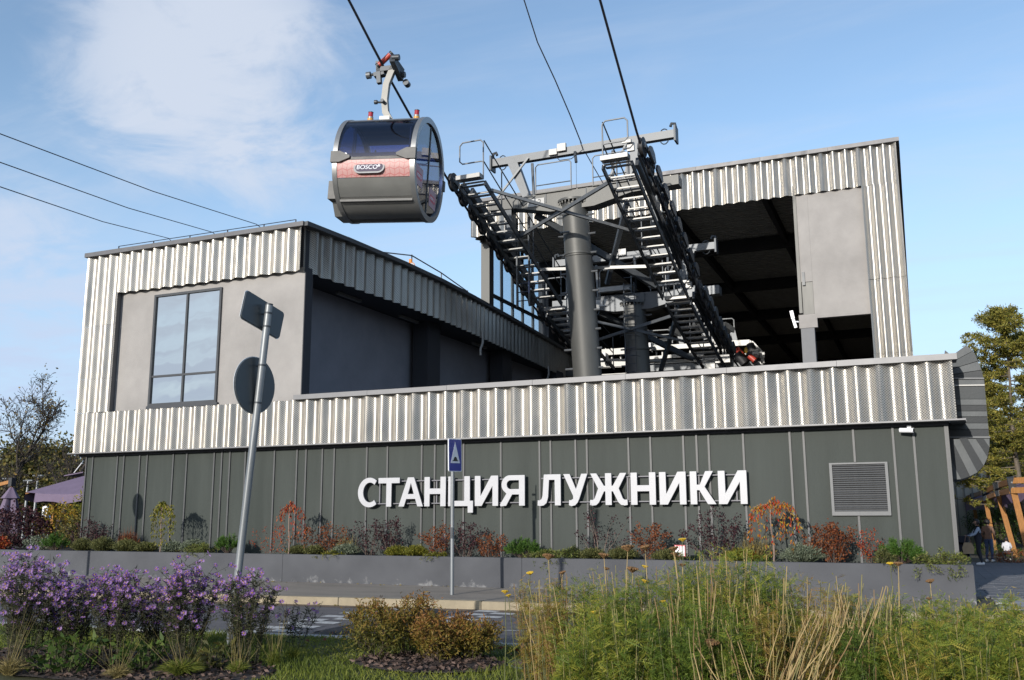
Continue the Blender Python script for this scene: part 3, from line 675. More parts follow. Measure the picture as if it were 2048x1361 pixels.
# ================================================================== lift towers inside and in front of the hall
XM, XL_, XR_ = -9.62, -12.6, -6.5
_com = [(24.6, 11.75), (26, 11.22), (27.2, 10.78), (28.8, 10.2), (30.5, 9.55), (32, 9.08), (33.5, 8.7), (35.4, 8.22), (37, 7.9), (38.6, 7.65), (42, 7.4), (50, 7.2)]
ropeL = [(-14, 33.4), (0, 25.6), (10, 19.95), (18.77, 14.83), (20.63, 13.72), (22.2, 12.9)] + _com
ropeR = [(-14, 39.3), (0, 29.0), (12, 20.7), (19, 15.85), (20.9, 14.5), (22.5, 13.3)] + _com
def rz(tab, y):
    for (y0, z0), (y1, z1) in zip(tab[:-1], tab[1:]):
        if y0 <= y <= y1: return z0+(z1-z0)*(y-y0)/(y1-y0)
    return tab[-1][1]
for nm, X, tab, lb in (('l', XL_, ropeL, 'thick dark haul rope the cabin hangs from, running into the left sheaves'), ('r', XR_, ropeR, 'thick dark haul rope running down to the right hand sheaves')):
    pts = []; 
    for y in np.arange(-14, 50, 1.0):
        pts.append((X, float(y), rz(tab, float(y))))
    o = MB().tube(pts, .035, 8).build('haul_rope', m_cable, None, 40); tag(o, lb, 'cable', 'haul ropes of the cable car')
cz = [atY(1048, 0, 25.2), atY(1075, 85, 25.9), atY(1110, 160, 26.7), atY(1140, 230, 27.4), atY(1163, 288, 28.0)]
d0 = (cz[0]-cz[2]); pts = [cz[0]+d0*4, cz[0]+d0*2] + cz
o = MB().tube(pts, .022, 6).build('signal_cable', m_cable, None, 40); tag(o, 'thin sagging signal cable tied to the middle of the front tower yoke', 'cable')
o = MB().tube([atY(1163, 292, 28.1), atY(1205, 365, 29.0), atY(1255, 430, 29.7), atY(1320, 520, 31.2)], .016, 6).build('signal_cable', m_cable, None, 40); tag(o, 'thin signal cable running back from the front tower yoke into the hall', 'cable')
for (a, b_), lb in ((((0, 268), (513, 449)), 'uppermost of the three overhead wires in the sky left of the building'), (((0, 325), (425, 465)), 'middle one of the three overhead wires in the sky left of the building'), (((0, 374), (337, 477)), 'lowest of the three overhead wires in the sky left of the building')):
    A = atY(*a, 34); B = atY(*b_, 60); m = (A+B)/2 - Vector((0, 0, .25)); D = (A-B)
    o = MB().tube([A+D*.3, A, m, B, B-D*.25-Vector((0, 0, 1.5))], .03, 6).build('overhead_wire', m_cable, None, 40); tag(o, lb, 'wire', 'overhead wires left of the station')

def sheave_mesh():
    b = MB(); b.cyl((0, 0, 0), (1, 0, 0), .26, .07, 20); b.cyl((-.045, 0, 0), (1, 0, 0), .29, .02, 20); b.cyl((.045, 0, 0), (1, 0, 0), .29, .02, 20); return b.mesh('sheave', m_rubber, 40)
_hub = MB(); _hub.cyl((0, 0, 0), (1, 0, 0), .15, .14, 14); _hub.cyl((0, 0, 0), (1, 0, 0), .05, .24, 10)
hub_me = _hub.mesh('hub', m_galv, 40); sheave_me = sheave_mesh()
def step_mesh(w, m):
    b = MB(); b.box(0, w, -.02, .03, -.045, 0); b.box(0, w, .17, .29, -.045, -.015); b.box(0, .03, .03, .17, -.04, -.01); b.box(w-.03, w, .03, .17, -.04, -.01); return b.mesh('step', m)
step_me = step_mesh(.80, m_galvlt)
m_num = M('number_plate', (.40, .40, .39), .5, 0, .05, 5); m_ink = M('black_ink', (.03, .03, .03), .6, 0, .05, 5)
def text_mesh(s, size, mat, extrude=.002, offset=0.):
    cu = bpy.data.curves.new('text', 'FONT'); cu.body = s; cu.size = size; cu.extrude = extrude; cu.offset = offset; cu.align_x = 'CENTER'; cu.align_y = 'CENTER'
    t = bpy.data.objects.new('tmp', cu); col.objects.link(t); bpy.context.view_layer.update()
    me = bpy.data.meshes.new_from_object(t.evaluated_get(bpy.context.evaluated_depsgraph_get())); bpy.data.objects.remove(t)
    me.materials.clear(); me.materials.append(mat); return me

def lift_tower(Y, zg, za, num, label, yA, yB, lens, hood):
    """zg gantry height, za crossarm height, yA..yB extent of the sheave trains"""
    t = thing('lift_tower', label, 'lift tower', (XM, Y, 4.6), 'cable car support towers')
    X = XM + (-.14 if num == '2' else .10); LN = .85 if num == '2' else .5
    # mast
    b = MB(); zt = za-.24; n = 28
    b.tube([(X+.16, Y+LN, 4.3), (X+.07, Y+LN*.45, za-3.4), (X+.05, Y+LN*.22, za-2.0)], [.47, .455, .45], n); b.build('mast', m_mast, t, 40)
    b = MB(); b.tube([(X+.05, Y+LN*.22, za-1.997), (X, Y, zt)], [.45, .43], n); b.build('mast_head', m_mast, t, 40)
    b = MB(); b.cyl((X+.05, Y+LN*.22, za-1.95), (0, 0, 1), .48, .06, n); b.build('mast_collar', m_mast, t, 40)
    b = MB(); b.cyl((X, Y, zt+.04), (0, 0, 1), .55, .07, n)
    for k in range(24): a = 2*math.pi*k/24; b.cyl((X+.51*math.cos(a), Y+.51*math.sin(a), zt-.02), (0, 0, 1), .028, .1, 6)
    b.build('bolted_flange', m_mast, t, 40)
    rg_ = MB(); rg_.tube([(-.16, 0, 0), (.16, 0, 0)], .035, 6); rm = rg_.mesh('rung', m_galv, 40)
    for k in range(14):
        z = zt-.45-.62*k
        if z < 5: break
        for sx in (-1, 1):
            o = bpy.data.objects.new('rung', rm); col.objects.link(o); o.parent = t; o.location = Vector((X+.06+sx*.48, Y-.1+LN*(zt-z)/(zt-4.3), z))-t.location
        if num == '2' and k < 2:
            o = bpy.data.objects.new('rung', rm); col.objects.link(o); o.parent = t; o.location = Vector((X-.2, Y-.42, z))-t.location
    if num == '1':                                      # caged ladder on the front of the rear mast
        b = MB()
        for sx in (-.2, .2): b.tube([(X+sx, Y-.62, 4.7), (X+sx, Y-.62, za+.5)], .018, 6)
        b.build('ladder_stile', m_galvdk, t, 40)
        lm = MB().tube([(-.2, 0, 0), (.2, 0, 0)], .014, 6).mesh('ladder_rung', m_galvdk)
        for k in range(20):
            o = bpy.data.objects.new('ladder_rung', lm); col.objects.link(o); o.parent = t; o.location = Vector((X, Y-.62, 4.8+.3*k))-t.location
        for k in range(7):
            z = 5.2+.75*k; MB().tube([(X+.36*math.cos(a), Y-.62-.55*math.sin(a), z) for a in np.linspace(0, math.pi, 9)], .012, 5, False).build('cage_hoop', m_galvdk, t)
    # crossarm: haunched box beam
    xl, xr = -12.75, -6.22; y0, y1 = Y-.25, Y+.25; zz = za+.16
    prof = [(xl, zz), (xl, zz-.31), (X-2.0, zz-.36), (X-.75, zz-.64), (X+.75, zz-.64), (X+2.0, zz-.36), (xr, zz-.31), (xr, zz)]
    b = MB(); b.prism(prof, y0, y1, lambda u, v, d: (u, d, v)); b.build('crossarm', m_mast if num == '2' else M('crossarm_grey', (.10, .108, .116), .45, .4, .1, 2), t)
    b = MB()
    for x in (X-1.9, X-.9, X+.5, X+1.6): b.box(x-.015, x+.015, y0-.02, y0-.001, zz-.33, zz-.02)
    b.box(X+1.55, X+1.95, y0-.012, y0-.001, zz-.33, zz-.24); b.build('stiffener', m_galvdk, t)
    b = MB(); b.box(X-1.55, X-.95, y0-.03, y0-.004, zz-.40, zz-.14); pl_ = b.build('number_plate', m_num, t)
    nm = link('numeral', text_mesh(num, .26, m_ink), None, pl_); nm.rotation_euler = (R(90), 0, 0); nm.location = (X-1.12, y0-.034, zz-.275)
    b = MB(); b.box(X-1.5, X-1.24, y0-.034, y0-.031, zz-.29, zz-.25); link('print_line', b.mesh('print_line', M('grey_ink', (.3, .3, .3), .6)), None, pl_, (0, 0, 0))
    # yoke: upper beam on splayed legs
    gl, gr_ = -12.68, -6.33
    b = MB(); b.box(gl, gr_, Y-.11, Y+.11, zg-.13, zg+.13); b.build('yoke_beam', m_galv, t)
    for x, s in ((gl, -1), (gr_, 1)):
        b = MB(); b.box(x-.03+s*.03, x+.03+s*.03, Y-.2, Y+.2, zg-.28, zg+.24); b.tube([(x+s*.03, Y, zg+.2), (x+s*.0, Y, zg+.36), (x-s*.1, Y, zg+.38), (x-s*.14, Y, zg+.28)], .05, 8); b.build('end_hook', m_galvdk, t, 40)
        b = MB(); b.tube([(x-s*.35+.16*math.sin(a), Y+.0, zg-.02+.26*math.cos(a)) for a in np.linspace(0, 2*math.pi, 14)], .018, 6); b.build('shackle', m_galvdk, t, 40)
    for xb, xt in ((X-1.65, X-2.15), (X+1.75, X+2.25)):
        b = MB(); w0, w1 = .26, .36
        b.prism([(xb-w0/2, zz), (xb+w0/2, zz), (xt+w1/2, zg-.14), (xt-w1/2, zg-.14)], Y-.13, Y+.13, lambda u, v, d: (u, d, v)); b.build('yoke_leg', m_galv, t)
    for x0, x1 in ((X-2.7, X-1.55), (X+1.2, X+2.0)): MB().bar((x0, Y-.25, zz+.05), (x1 if x0 < X else x1-.1, Y-.16, zg-.05), .06, .06).build('diagonal_strut', m_galv, t)
    b = MB(); b.box(X-.5, X-.2, Y-.22, Y-.115, zg-.02, zg+.24); b.box(X-.8, X-.52, Y-.2, Y-.115, zg-.1, zg+.1); b.build('junction_box', m_galvlt, t)
    b = MB(); b.tube([(X+.1, Y-.14, zg-.1), (X+.16, Y-.2, zg-.5)], .05, 8); b.tube([(X+.16, Y-.2, zg-.5), (X+.16, Y-.2, zz)], .006, 4); b.build('rope_guide', m_galvdk, t)
    b = MB(); b.tube([(X-.6, Y-.2, zg-.12), (X-.4, Y-.25, zg-.36), (X, Y-.22, zg-.36), (X+.4, Y-.2, zg-.1), (X+.3, Y-.15, zg+.2)], .014, 5); b.build('cable_loop', m_rubber, t)
    # platform handrails
    for x0, x1 in ((X-1.25, X+.0), (X+.75, X+1.9)):
        b = MB(); zb = zz; yh = Y-.28
        b.tube([(x0, yh, zb), (x0, yh, zb+.95), (x0+.08, yh, zb+1.03), (x1-.08, yh, zb+1.03), (x1, yh, zb+.95), (x1, yh, zb)], .022, 6); b.tube([(x0, yh, zb+.3), (x1, yh, zb+.3)], .018, 6); b.build('handrail', m_galv, t, 40)
        b = MB(); b.box(x0, x1, Y-.32, Y+.3, zz+.002, zz+.04) if num == '2' else b.box(x0, x1, Y-.55, Y-.35, zz+.1, zz+.28); b.build('platform', m_galvlt if num == '1' else m_mast, t)
    MB().tube([(X-1.35, Y-.2, zz), (X-1.4, Y-.2, zg-.3)], .05, 8).build('post', m_galv, t, 40); MB().tube([(X+1.4, Y-.2, zz), (X+1.42, Y-.2, zg-.3)], .05, 8).build('post', m_galv, t, 40)
    # sheave trains with walkways
    for side, XR0, tab in ((-1, XL_, ropeL), (1, XR_, ropeR)):
        ya, yb = (yA[0], yB[0]) if side < 0 else (yA[1], yB[1])
        zf = lambda y: rz(tab, y)
        n = max(6, int((yb-ya)/.66)); ys = np.linspace(ya+.1, yb-.1, n); up = .20; wz = -.16 if side < 0 else -.45
        for i, y in enumerate(ys):
            o = bpy.data.objects.new('sheave', sheave_me); col.objects.link(o); o.parent = t; o.location = Vector((XR0, y, zf(y)+up))-t.location
            h = bpy.data.objects.new('hub', hub_me); col.objects.link(h); h.parent = o
        for i in range(0, n-1, 2):                       # rocker plates carrying pairs of wheels
            q0, q1 = ys[i], ys[i+1]
            for sx in (-.11, .11): MB().bar((XR0+sx, q0-.12, zf(q0)+up+.02), (XR0+sx, q1+.12, zf(q1)+up+.02), .03, .17).build('rocker_plate', m_galvdk, t)
        for i in range(0, n-3, 4):
            q0, q1 = ys[i]+.3, ys[min(i+3, n-1)]-.3
            MB().bar((XR0-side*.2, q0, zf(q0)+up+.10), (XR0-side*.2, q1, zf(q1)+up+.10), .07, .20).build('rocker_beam', m_galvdk, t)
        q0, q1 = ya+.7, yb-.7
        for u0, u1 in ((q0, (q0+q1)/2), ((q0+q1)/2, q1)): MB().bar((XR0-side*.34, u0, zf(u0)+up+.08), (XR0-side*.34, u1, zf(u1)+up+.08), .10, .28).build('main_beam', m_galvdk, t)
        if side > 0:
            for i in range(n-1):                         # pressed covers outside the wheels
                y = (ys[i]+ys[i+1])/2; b = MB(); z = zf(y)+up+.02
                b.prism([(y-.36, z+.02), (y-.26, z+.2), (y-.05, z+.24), (y+.22, z+.12), (y+.34, z-.12), (y+.2, z-.2), (y-.2, z-.06)], XR0+.14, XR0+.2, lambda u, v, d: (d, u, v)); b.build('wheel_cover', m_galvdk if num == '2' else m_galv, t, 45)
            for y in np.linspace(ya+.3, yb-.5, 4):
                b = MB(); z = zf(y)+up; b.box(XR0-.5, XR0-.3, y-.05, y+.05, z+.1, z+.35); b.box(XR0-.62, XR0-.34, y-.15, y-.1, z+.32, z+.40); b.tube([(XR0-.34, y, z+.2), (XR0-.62, y, z+.2)], .03, 6); b.build('limit_switch', m_galvlt, t)
        # walkway of separate treads along the inside
        wa = XR0 + (.32 if side < 0 else -1.12); wb = wa+.8; L = yb-ya; ns = int(L/.47)
        lenf = L*lens[0 if side < 0 else 1]
        k0 = 0
        for i in range(ns):
            y = ya-.05 + i*.47; z = zf(y)+up-.05+wz
            if y > ya+lenf: break
            o = bpy.data.objects.new('step', step_me); col.objects.link(o); o.parent = t; o.location = Vector((wa, y, z))-t.location; o.rotation_euler = (random.uniform(-.03, .03), 0, 0)
        ye = min(ya+lenf, yb); mids = np.linspace(ya-.05, ye, 6)
        for sx, w in ((wa-.03, .05), (wb+.03, .05)) if side < 0 else ((wb+.03, .05), (wa-.03, .05)):
            b = MB()
            for u0, u1 in zip(mids[:-1], mids[1:]): b.bar((sx, u0, zf(u0)+up-.12+wz), (sx, u1, zf(u1)+up-.12+wz), w, .17)
            b.build('stringer', m_galvdk, t)
        if hood:                                        # box plate closing the top of the walkway
            MB().bar((wa, ya-.22, zf(ya)+up+.06+wz), (wb, ya-.22, zf(ya)+up+.06+wz), .3, .13).build('end_box', m_galvlt, t)
        sx = wb if side < 0 else wa
        # hooped handrail at the head and rails down the slope
        b = MB(); z = zf(ya)+up+wz
        yh = ya-.1
        xo, xi = (wa, wb) if side < 0 else (wb-.05, wa)
        hz = .55
        b.tube([(xi, yh, z), (xi, yh, z+hz), (xi-(xi-xo)*.1, yh, z+hz+.03), (xo+(xi-xo)*.12, yh, z+hz+.03), (xo, yh, z+hz+.12), (xo, yh, z+hz+.62), (xo+(xi-xo)*.12, yh, z+hz+.72), (xi-(xi-xo)*.12, yh, z+hz+.72), (xi, yh, z+hz+.62), (xi, yh, z+hz)], .024, 6)
        b.build('guard_hoop', m_galv, t, 40)
        b = MB()
        for h in (hz, hz+.68):
            for u0, u1 in zip(mids[:-1], mids[1:]): b.tube([(sx, u0, zf(u0)+up+h+wz), (sx, u1, zf(u1)+up+h+wz)], .022, 6, False)
        b.build('slope_rail', m_galvdk, t, 40)
        for u in mids[1::2]: MB().tube([(sx, u, zf(u)+up-.05+wz), (sx, u, zf(u)+up+hz+.68+wz)], .022, 6).build('rail_post', m_galvdk, t, 40)
        # hanger linking the train to the crossarm
        MB().box(XR0-side*.55-.12, XR0-side*.55+.12, Y-.2, Y+.2, min(zf(Y)+up, zz)-.1, max(zf(Y)+up, zz)+.1).build('train_hanger', m_galvdk, t)
    # raking braces between the two walkways, in crossing pairs
    wl, wr = XL_+1.15, XR_-1.15; zl = lambda y: rz(ropeL, y)+.0; zr = lambda y: rz(ropeR, y)-.3
    for (ya_, yb_) in ((yA[0]+.4, yA[0]+2.7),):
        MB().bar((wl, ya_, zl(ya_)), (wr, yb_, zr(yb_)), .09, .09).build('brace', m_galv, t); MB().bar((wl, yb_, zl(yb_)), (wr, ya_, zr(ya_)), .07, .11).build('brace', m_galv, t)
        MB().bar((wl, yb_+1.7, zl(yb_+1.7)-.1), (wr, yb_+1.7, zr(yb_+1.7)-.1), .08, .10).build('tie_bar', m_galvlt, t)
    MB().bar((X-1.5, Y+.3, zz-.5), (wr, yB[1]-.8, zr(yB[1]-.8)-.1), .20, .20).build('rear_strut', m_galvdk, t)
    MB().bar((X+1.7, Y+.3, zz-.5), (X+.5, Y+1.8, za-2.6), .14, .14).build('rear_strut', m_galvdk, t)
    if num == '2':                                      # ladder hanging from the left of the crossarm
        b = MB()
        for sx in (-.22, .22): b.bar((X-2.0+sx, Y+.4, zz-.5), (X-2.0+sx, Y+.4, zz-3.6), .05, .1)
        b.build('ladder_stile', m_galvdk, t)
        for k in range(10): MB().tube([(X-2.22, Y+.4, zz-.7-.3*k), (X-1.78, Y+.4, zz-.7-.3*k)], .02, 6).build('ladder_rung', m_galvdk, t)
    return t
lift_tower(28.0, 13.62, 12.02, '2', 'front cable car tower with thick tapered mast, plate number 2, standing before the hall', (24.7, 24.5), (31.3, 31.0), (1.0, 1.0), True)
lift_tower(34.0, 11.52, 9.80, '1', 'rear cable car tower with caged ladder, plate number 1, standing inside the hall', (32.0, 31.5), (37.6, 37.4), (1.0, 1.0), True)

# ================================================================== terminal machinery in the hall
te = thing('cable_car_terminal', 'bright steel terminal frame with platforms and railings on the hall floor', 'machinery', (-10, 45, 4.6))
TYY = 44.
def T(x, y, Y=TYY): return atY(x, y, Y)
b = MB(); 
for (xa, ya, xb, yb, h, m, nmn) in ((1130, 748, 1520, 725, .30, m_galv, 'floor_beam'), (1195, 731, 1530, 711, .26, m_galvlt, 'fascia_beam'), (1288, 722, 1410, 712, .34, m_galvlt, 'fascia_beam'), (1288, 698, 1430, 690, .22, m_galvlt, 'fascia_beam'), (1205, 706, 1250, 703, .3, m_galvlt, 'fascia_beam'), (1425, 690, 1500, 686, .26, m_galvlt, 'fascia_beam'), (1195, 745, 1255, 741, .35, m_galvlt, 'fascia_beam')):
    A, B = T(xa, ya), T(xb, yb); MB().bar(A, B, .25, h).build(nmn, m, te)
for x0, x1, y0, h in ((1305, 1355, 705, 34), (1355, 1420, 702, 34), (1290, 1345, 690, 14), (1425, 1470, 692, 40), (1150, 1190, 735, 60), (1440, 1462, 683, 26)):
    A, B = T(x0, y0), T(x1, y0-(x1-x0)*.06); hh_ = h/32.; b = MB()
    b.tube([A, A+Vector((0, 0, hh_-.08)), A+Vector((.08, 0, hh_)), B+Vector((-.08, 0, hh_)), B+Vector((0, 0, hh_-.08)), B], .035, 6)
    b.tube([A+Vector((0, 0, hh_*.5)), B+Vector((0, 0, hh_*.5))], .03, 6); b.build('railing', m_galv, te, 40)
for x in (1210, 1222, 1240, 1312, 1324, 1352, 1358, 1380, 1385, 1437, 1446, 1452, 1463): A = T(x, 740); MB().tube([(A.x, TYY+.2, 4.7), (A.x, TYY+.2, A.z+1.1)], .05, 6).build('post', m_galvlt, te, 40)
for x, y0, y1 in ((1315, 698, 676), (1365, 692, 670), (1471, 682, 662), (1412, 680, 662)):
    A, B = T(x, y0), T(x-5, y1); b = MB(); b.bar(A, B, .22, .22); b.bar(B+Vector((0, -.05, 0)), B+Vector((-.35, -.5, .25)), .24, .24); b.build('square_tube', m_galv, te)
def box_(x0, x1, y0, y1, m, n, Y=TYY, dy=.5):
    A, B = T(x0, y0, Y), T(x1, y1, Y); MB().box(A.x, B.x, Y-dy/2, Y+dy/2, min(A.z, B.z), max(A.z, B.z)).build(n, m, te)
box_(1406, 1432, 715, 740, m_galvlt, 'control_box'); box_(1432, 1462, 716, 726, m_galvlt, 'control_box', 43.6); box_(1202, 1214, 708, 722, m_white, 'control_box', 43.4)
box_(1296, 1304, 688, 698, m_white, 'lamp', 43.4)
# drive box with machinery at the right end
A = [T(1462, 735), T(1462, 690), T(1503, 685), T(1524, 706), T(1526, 727)]
b = MB(); 
for i in range(5): b.bar(A[i], A[(i+1) % 5], .16, .16)
b.build('drive_frame', m_galvlt, te)
m_red = M('red_paint', (.42, .05, .03), .45, 0, .1, 5); m_yel = M('yellow_paint', (.6, .38, .05), .45, 0, .1, 5)
MB().tube([T(1474, 700, 43.8), T(1487, 716, 43.6)], .16, 10).build('drive_motor', m_red, te, 40); MB().tube([T(1490, 700, 43.9), T(1503, 705, 43.9)], .14, 10).build('gear', m_yel, te, 40)
MB().tube([T(1500, 690, 43.7), T(1505, 702, 43.6), T(1498, 716, 43.6)], .2, 10).build('hose', m_rubber, te, 40); MB().tube([T(1474, 708, 43.4), T(1490, 728, 43.4)], .22, 10).build('hose', m_rubber, te, 40)
MB().tube([T(1498, 712, 43.3), T(1510, 722, 43.3)], .13, 10).build('drive_motor', m_red, te, 40); MB().cyl(T(1512, 708, 43.5), (1, 0, 0), .2, .3, 12).build('pulley', m_galvlt, te, 40)
MB().box(-13.4, -5.2, 45.2, 47.5, 4.62, 6.2).build('machine_base', m_galvdk, te); MB().box(-13.2, -5.5, 46.6, 50, 6.6, 7.2).build('track_frame', m_galvdk, te)

# ================================================================== the cabin on the left rope
ca = thing('gondola_cabin', 'silver cable car cabin with pink BOSCO band hanging on the rope above the building', 'cable car', (-12.36, 20.62, 10.76), None, False); ca.scale = (.972, .972, .972)
ca.rotation_euler = (R(0), R(3.2), R(11))
CR, CL = 1.40, 1.14                                     # radius and half length
m_sil = M('cabin_silver', (.27, .272, .26), .38, .55, .05, 2)
m_silrim = M('cabin_rim', (.26, .265, .265), .35, .6, .05, 2)
m_cg = glassmat('cabin_glass', (.62, .68, .90), .07, .80)
m_cgs = glassmat('cabin_side_glass', (.52, .60, .76), .06, .66)
m_blk = M('black_trim', (.022, .023, .026), .5, 0, .1, 5); m_gry = M('grey_plastic', (.09, .09, .088), .55, 0, .1, 5)
def prof(an, r=1.0):                                    # cross section: rounded, slightly flattened roof and floor; angle 0 = top, positive to the front (-y)
    y, z = -math.sin(an), math.cos(an)
    k = (abs(y)**2.12 + abs(z)**2.12)**(-1/2.12)
    return (CR*r*.93*y*k, CR*r*z*k)
def shell(a0, a1, x0, x1, r0, r1, m, name, n=None, parent=None, smooth=40, bulge=0):
    n = n or max(2, int(abs(a1-a0)/6)); rows = []
    for x, r in ((x0, r0), (x1, r0), (x1, r1), (x0, r1), (x0, r0)):
        rows.append([(x, *prof(R(a0+(a1-a0)*i/n), r)) for i in range(n+1)])
    b = MB(); b.grid(rows)
    for e in (0, n): b.add([rows[k][e] for k in range(4)], [(0, 1, 2, 3)])
    return b.build(name, m, parent or ca, smooth, (0, 0, 0))
W = CL-.13
shell(-38, 38, -W, W, .96, 1.0, m_sil, 'roof')
shell(39, 92, -W+.02, W-.02, .985, 1.0, m_cg, 'front_window'); shell(-92, -39, -W+.02, W-.02, .985, 1.0, m_cg, 'rear_window')
shell(92.3, 95.5, -W, W, .97, 1.003, m_blk, 'window_seal'); shell(-95.5, -92.3, -W, W, .97, 1.003, m_blk, 'window_seal'); shell(36.3, 39, -W, W, .97, 1.004, m_blk, 'window_seal')
def pinkmat():
    m, n, l, p = newmat('pink_wave_print'); t = n.new('ShaderNodeTexCoord'); s = n.new('ShaderNodeSeparateXYZ'); l.new(t.outputs['Object'], s.inputs[0])
    def mm(op, a, b=None):
        k = n.new('ShaderNodeMath'); k.operation = op
        for i, v in enumerate((a, b)):
            if v is None: continue
            if isinstance(v, (int, float)): k.inputs[i].default_value = v
            else: l.new(v, k.inputs[i])
        return k.outputs[0]
    wx = mm('MULTIPLY', mm('SINE', mm('MULTIPLY', s.outputs[0], 24.)), .022)
    fz = mm('FRACT', mm('MULTIPLY', mm('ADD', s.outputs[2], wx), 6.6)); l1 = mm('LESS_THAN', mm('ABSOLUTE', mm('SUBTRACT', fz, .5)), .09)
    wz = mm('MULTIPLY', mm('SINE', mm('MULTIPLY', s.outputs[2], 30.)), .012)
    fx = mm('FRACT', mm('MULTIPLY', mm('ADD', s.outputs[0], wz), 7.6)); l2 = mm('LESS_THAN', mm('ABSOLUTE', mm('SUBTRACT', fx, .5)), .07)
    mk = mm('MAXIMUM', l1, l2); c = n.new('ShaderNodeMixRGB'); l.new(mk, c.inputs[0]); c.inputs[1].default_value = (.44, .235, .22, 1); c.inputs[2].default_value = (.40, .13, .125, 1)
    l.new(c.outputs[0], p.inputs['Base Color']); p.inputs['Roughness'].default_value = .4; return m
m_pink = pinkmat()
band = shell(95.7, 114.5, -W, W, .97, 1.0, m_pink, 'printed_band'); shell(-114.5, -95.7, -W, W, .97, 1.0, m_pink, 'printed_band')
shell(115, 136, -W, W, .97, 1.0, m_sil, 'lower_panel'); shell(136.6, 174, -W, W, .97, .998, m_sil, 'lower_panel'); shell(-136, -115, -W, W, .97, 1.0, m_sil, 'lower_panel'); shell(-174, -136.6, -W, W, .97, .998, m_sil, 'lower_panel')
shell(174.5, 185.5, -W, W, .95, 1.0, m_gry, 'floor_pan')
for s in (-1, 1):                                      # end rims and the glazed doors
    shell(0, 360, s*W if s > 0 else -CL, CL if s > 0 else -W, .90, 1.012, m_silrim, 'end_rim', 72)
    n = 60; xx = s*(CL-.05); b = MB(); lst = [(xx, *prof(R(360*i/n), .90)) for i in range(n)]; ls2 = [(xx-s*.02, *prof(R(360*i/n), .90)) for i in range(n)]
    b.add(lst+ls2, [tuple(range(n)), tuple(range(2*n-1, n-1, -1))]); b.build('door_glass', m_cgs, ca, None, (0, 0, 0))
    b = MB(); b.box(xx-.02, xx+.02, -.02, .02, -CR*.88, CR*.88); b.build('door_post', m_gry, ca, None, (0, 0, 0))
    b = MB(); b.tube([(xx-s*.06, *prof(R(360*i/n), .895)) for i in range(n+1)], .018, 6); b.build('door_seal', m_blk, ca, 40, (0, 0, 0))
    # corner bumpers at window sill height
    z0 = -.02 if s > 0 else -.06; b = MB(); yb = prof(R(84), 1.0)[0]
    b.prism([(s*(CL+.03), z0+.16), (s*(CL-.22), z0+.16), (s*(CL-.50), z0+.03), (s*(CL-.50), z0-.03), (s*(CL-.22), z0-.14), (s*(CL+.03), z0-.14)], yb+.06, yb-.07, lambda u, v, d: (u, d, v)); b.build('corner_bumper', m_gry, ca, None, (0, 0, 0))
    b = MB(); b.prism([(s*(CL+.03), z0+.16), (s*(CL-.3), z0+.12), (s*(CL-.3), z0-.1), (s*(CL+.03), z0-.14)], -yb-.06, -yb+.07, lambda u, v, d: (u, d, v)); b.build('corner_bumper', m_gry, ca, None, (0, 0, 0))
# ski boxes on the left door, lower skirt
b = MB(); b.prism([(-.75, -.50), (-.75, -1.0), (.15, -1.0), (.15, -.42)], -CL-.30, -CL-.02, lambda u, v, d: (d, u, v)); b.build('ski_rack', m_gry, ca, None, (0, 0, 0))
b = MB(); b.prism([(-.55, -1.02), (.35, -1.02), (.30, -1.36), (-.30, -1.36)], -CL-.24, -CL+.05, lambda u, v, d: (d, u, v)); b.build('lower_step', m_sil, ca, None, (0, 0, 0))
# badge with lettering
yf, zf_ = prof(R(104.5), 1.0); nrm = Vector((0, -math.sin(R(104.5)), math.cos(R(104.5))+.08)).normalized()
tl = math.asin(nrm.z); bl = bpy.data.objects
def stad(w, h, n=8): return [(w/2-h/2+h/2*math.cos(a), h/2*math.sin(a)) for a in np.linspace(-math.pi/2, math.pi/2, n)] + [(-w/2+h/2+h/2*math.cos(a), h/2*math.sin(a)) for a in np.linspace(math.pi/2, 1.5*math.pi, n)]
bc = Vector((-.10, yf-.012, zf_)); q = Matrix.Rotation(R(90)+tl, 4, 'X')
def flat(poly, d0, d1, m, name, parent, off=(0, 0, 0)):
    b = MB(); b.prism(poly, d0, d1, lambda u, v, d: (u, v, d)); o = link(name, b.mesh(name, m), None, parent, off); return o
m_bdg = M('badge_navy', (.055, .04, .07), .4, 0, .04, 4); m_bdr = M('badge_rim', (.28, .28, .28), .4, .3, .05, 4)
bd = flat(stad(.86, .34), 0, .012, m_bdr, 'badge', ca, bc); bd.rotation_euler = (R(90)+tl, 0, 0)
flat(stad(.76, .25), .012, .018, m_bdg, 'badge_field', bd)
o = link('badge_lettering', text_mesh('BOSCO', .175, m_white, .002, .0), None, bd, (-.05, -.004, .021))
b = MB(); 
for k in range(6): a = k*math.pi/3; b.add([(.0, 0, 0), (.028*math.cos(a-.4), .028*math.sin(a-.4), 0), (.05*math.cos(a), .05*math.sin(a), 0), (.028*math.cos(a+.4), .028*math.sin(a+.4), 0)], [(0, 1, 2, 3)])
link('badge_flower', b.mesh('badge_flower', m_white), None, bd, (.27, .04, .021))
y28, z28 = prof(R(92.5), 1.0); o = link('cabin_number', text_mesh('28', .19, m_white, .002, .006), None, ca, (-CL+.32, y28-.03, z28+.035)); o.rotation_euler = (R(90), 0, 0)
for x in (-.55, .75): yb, zb = prof(R(141), 1.0); MB().cyl((x, yb-.005, zb), (0, -.63, -.78), .022, .006, 10).build('screw_cap', m_blk, ca, 40, (0, 0, 0))
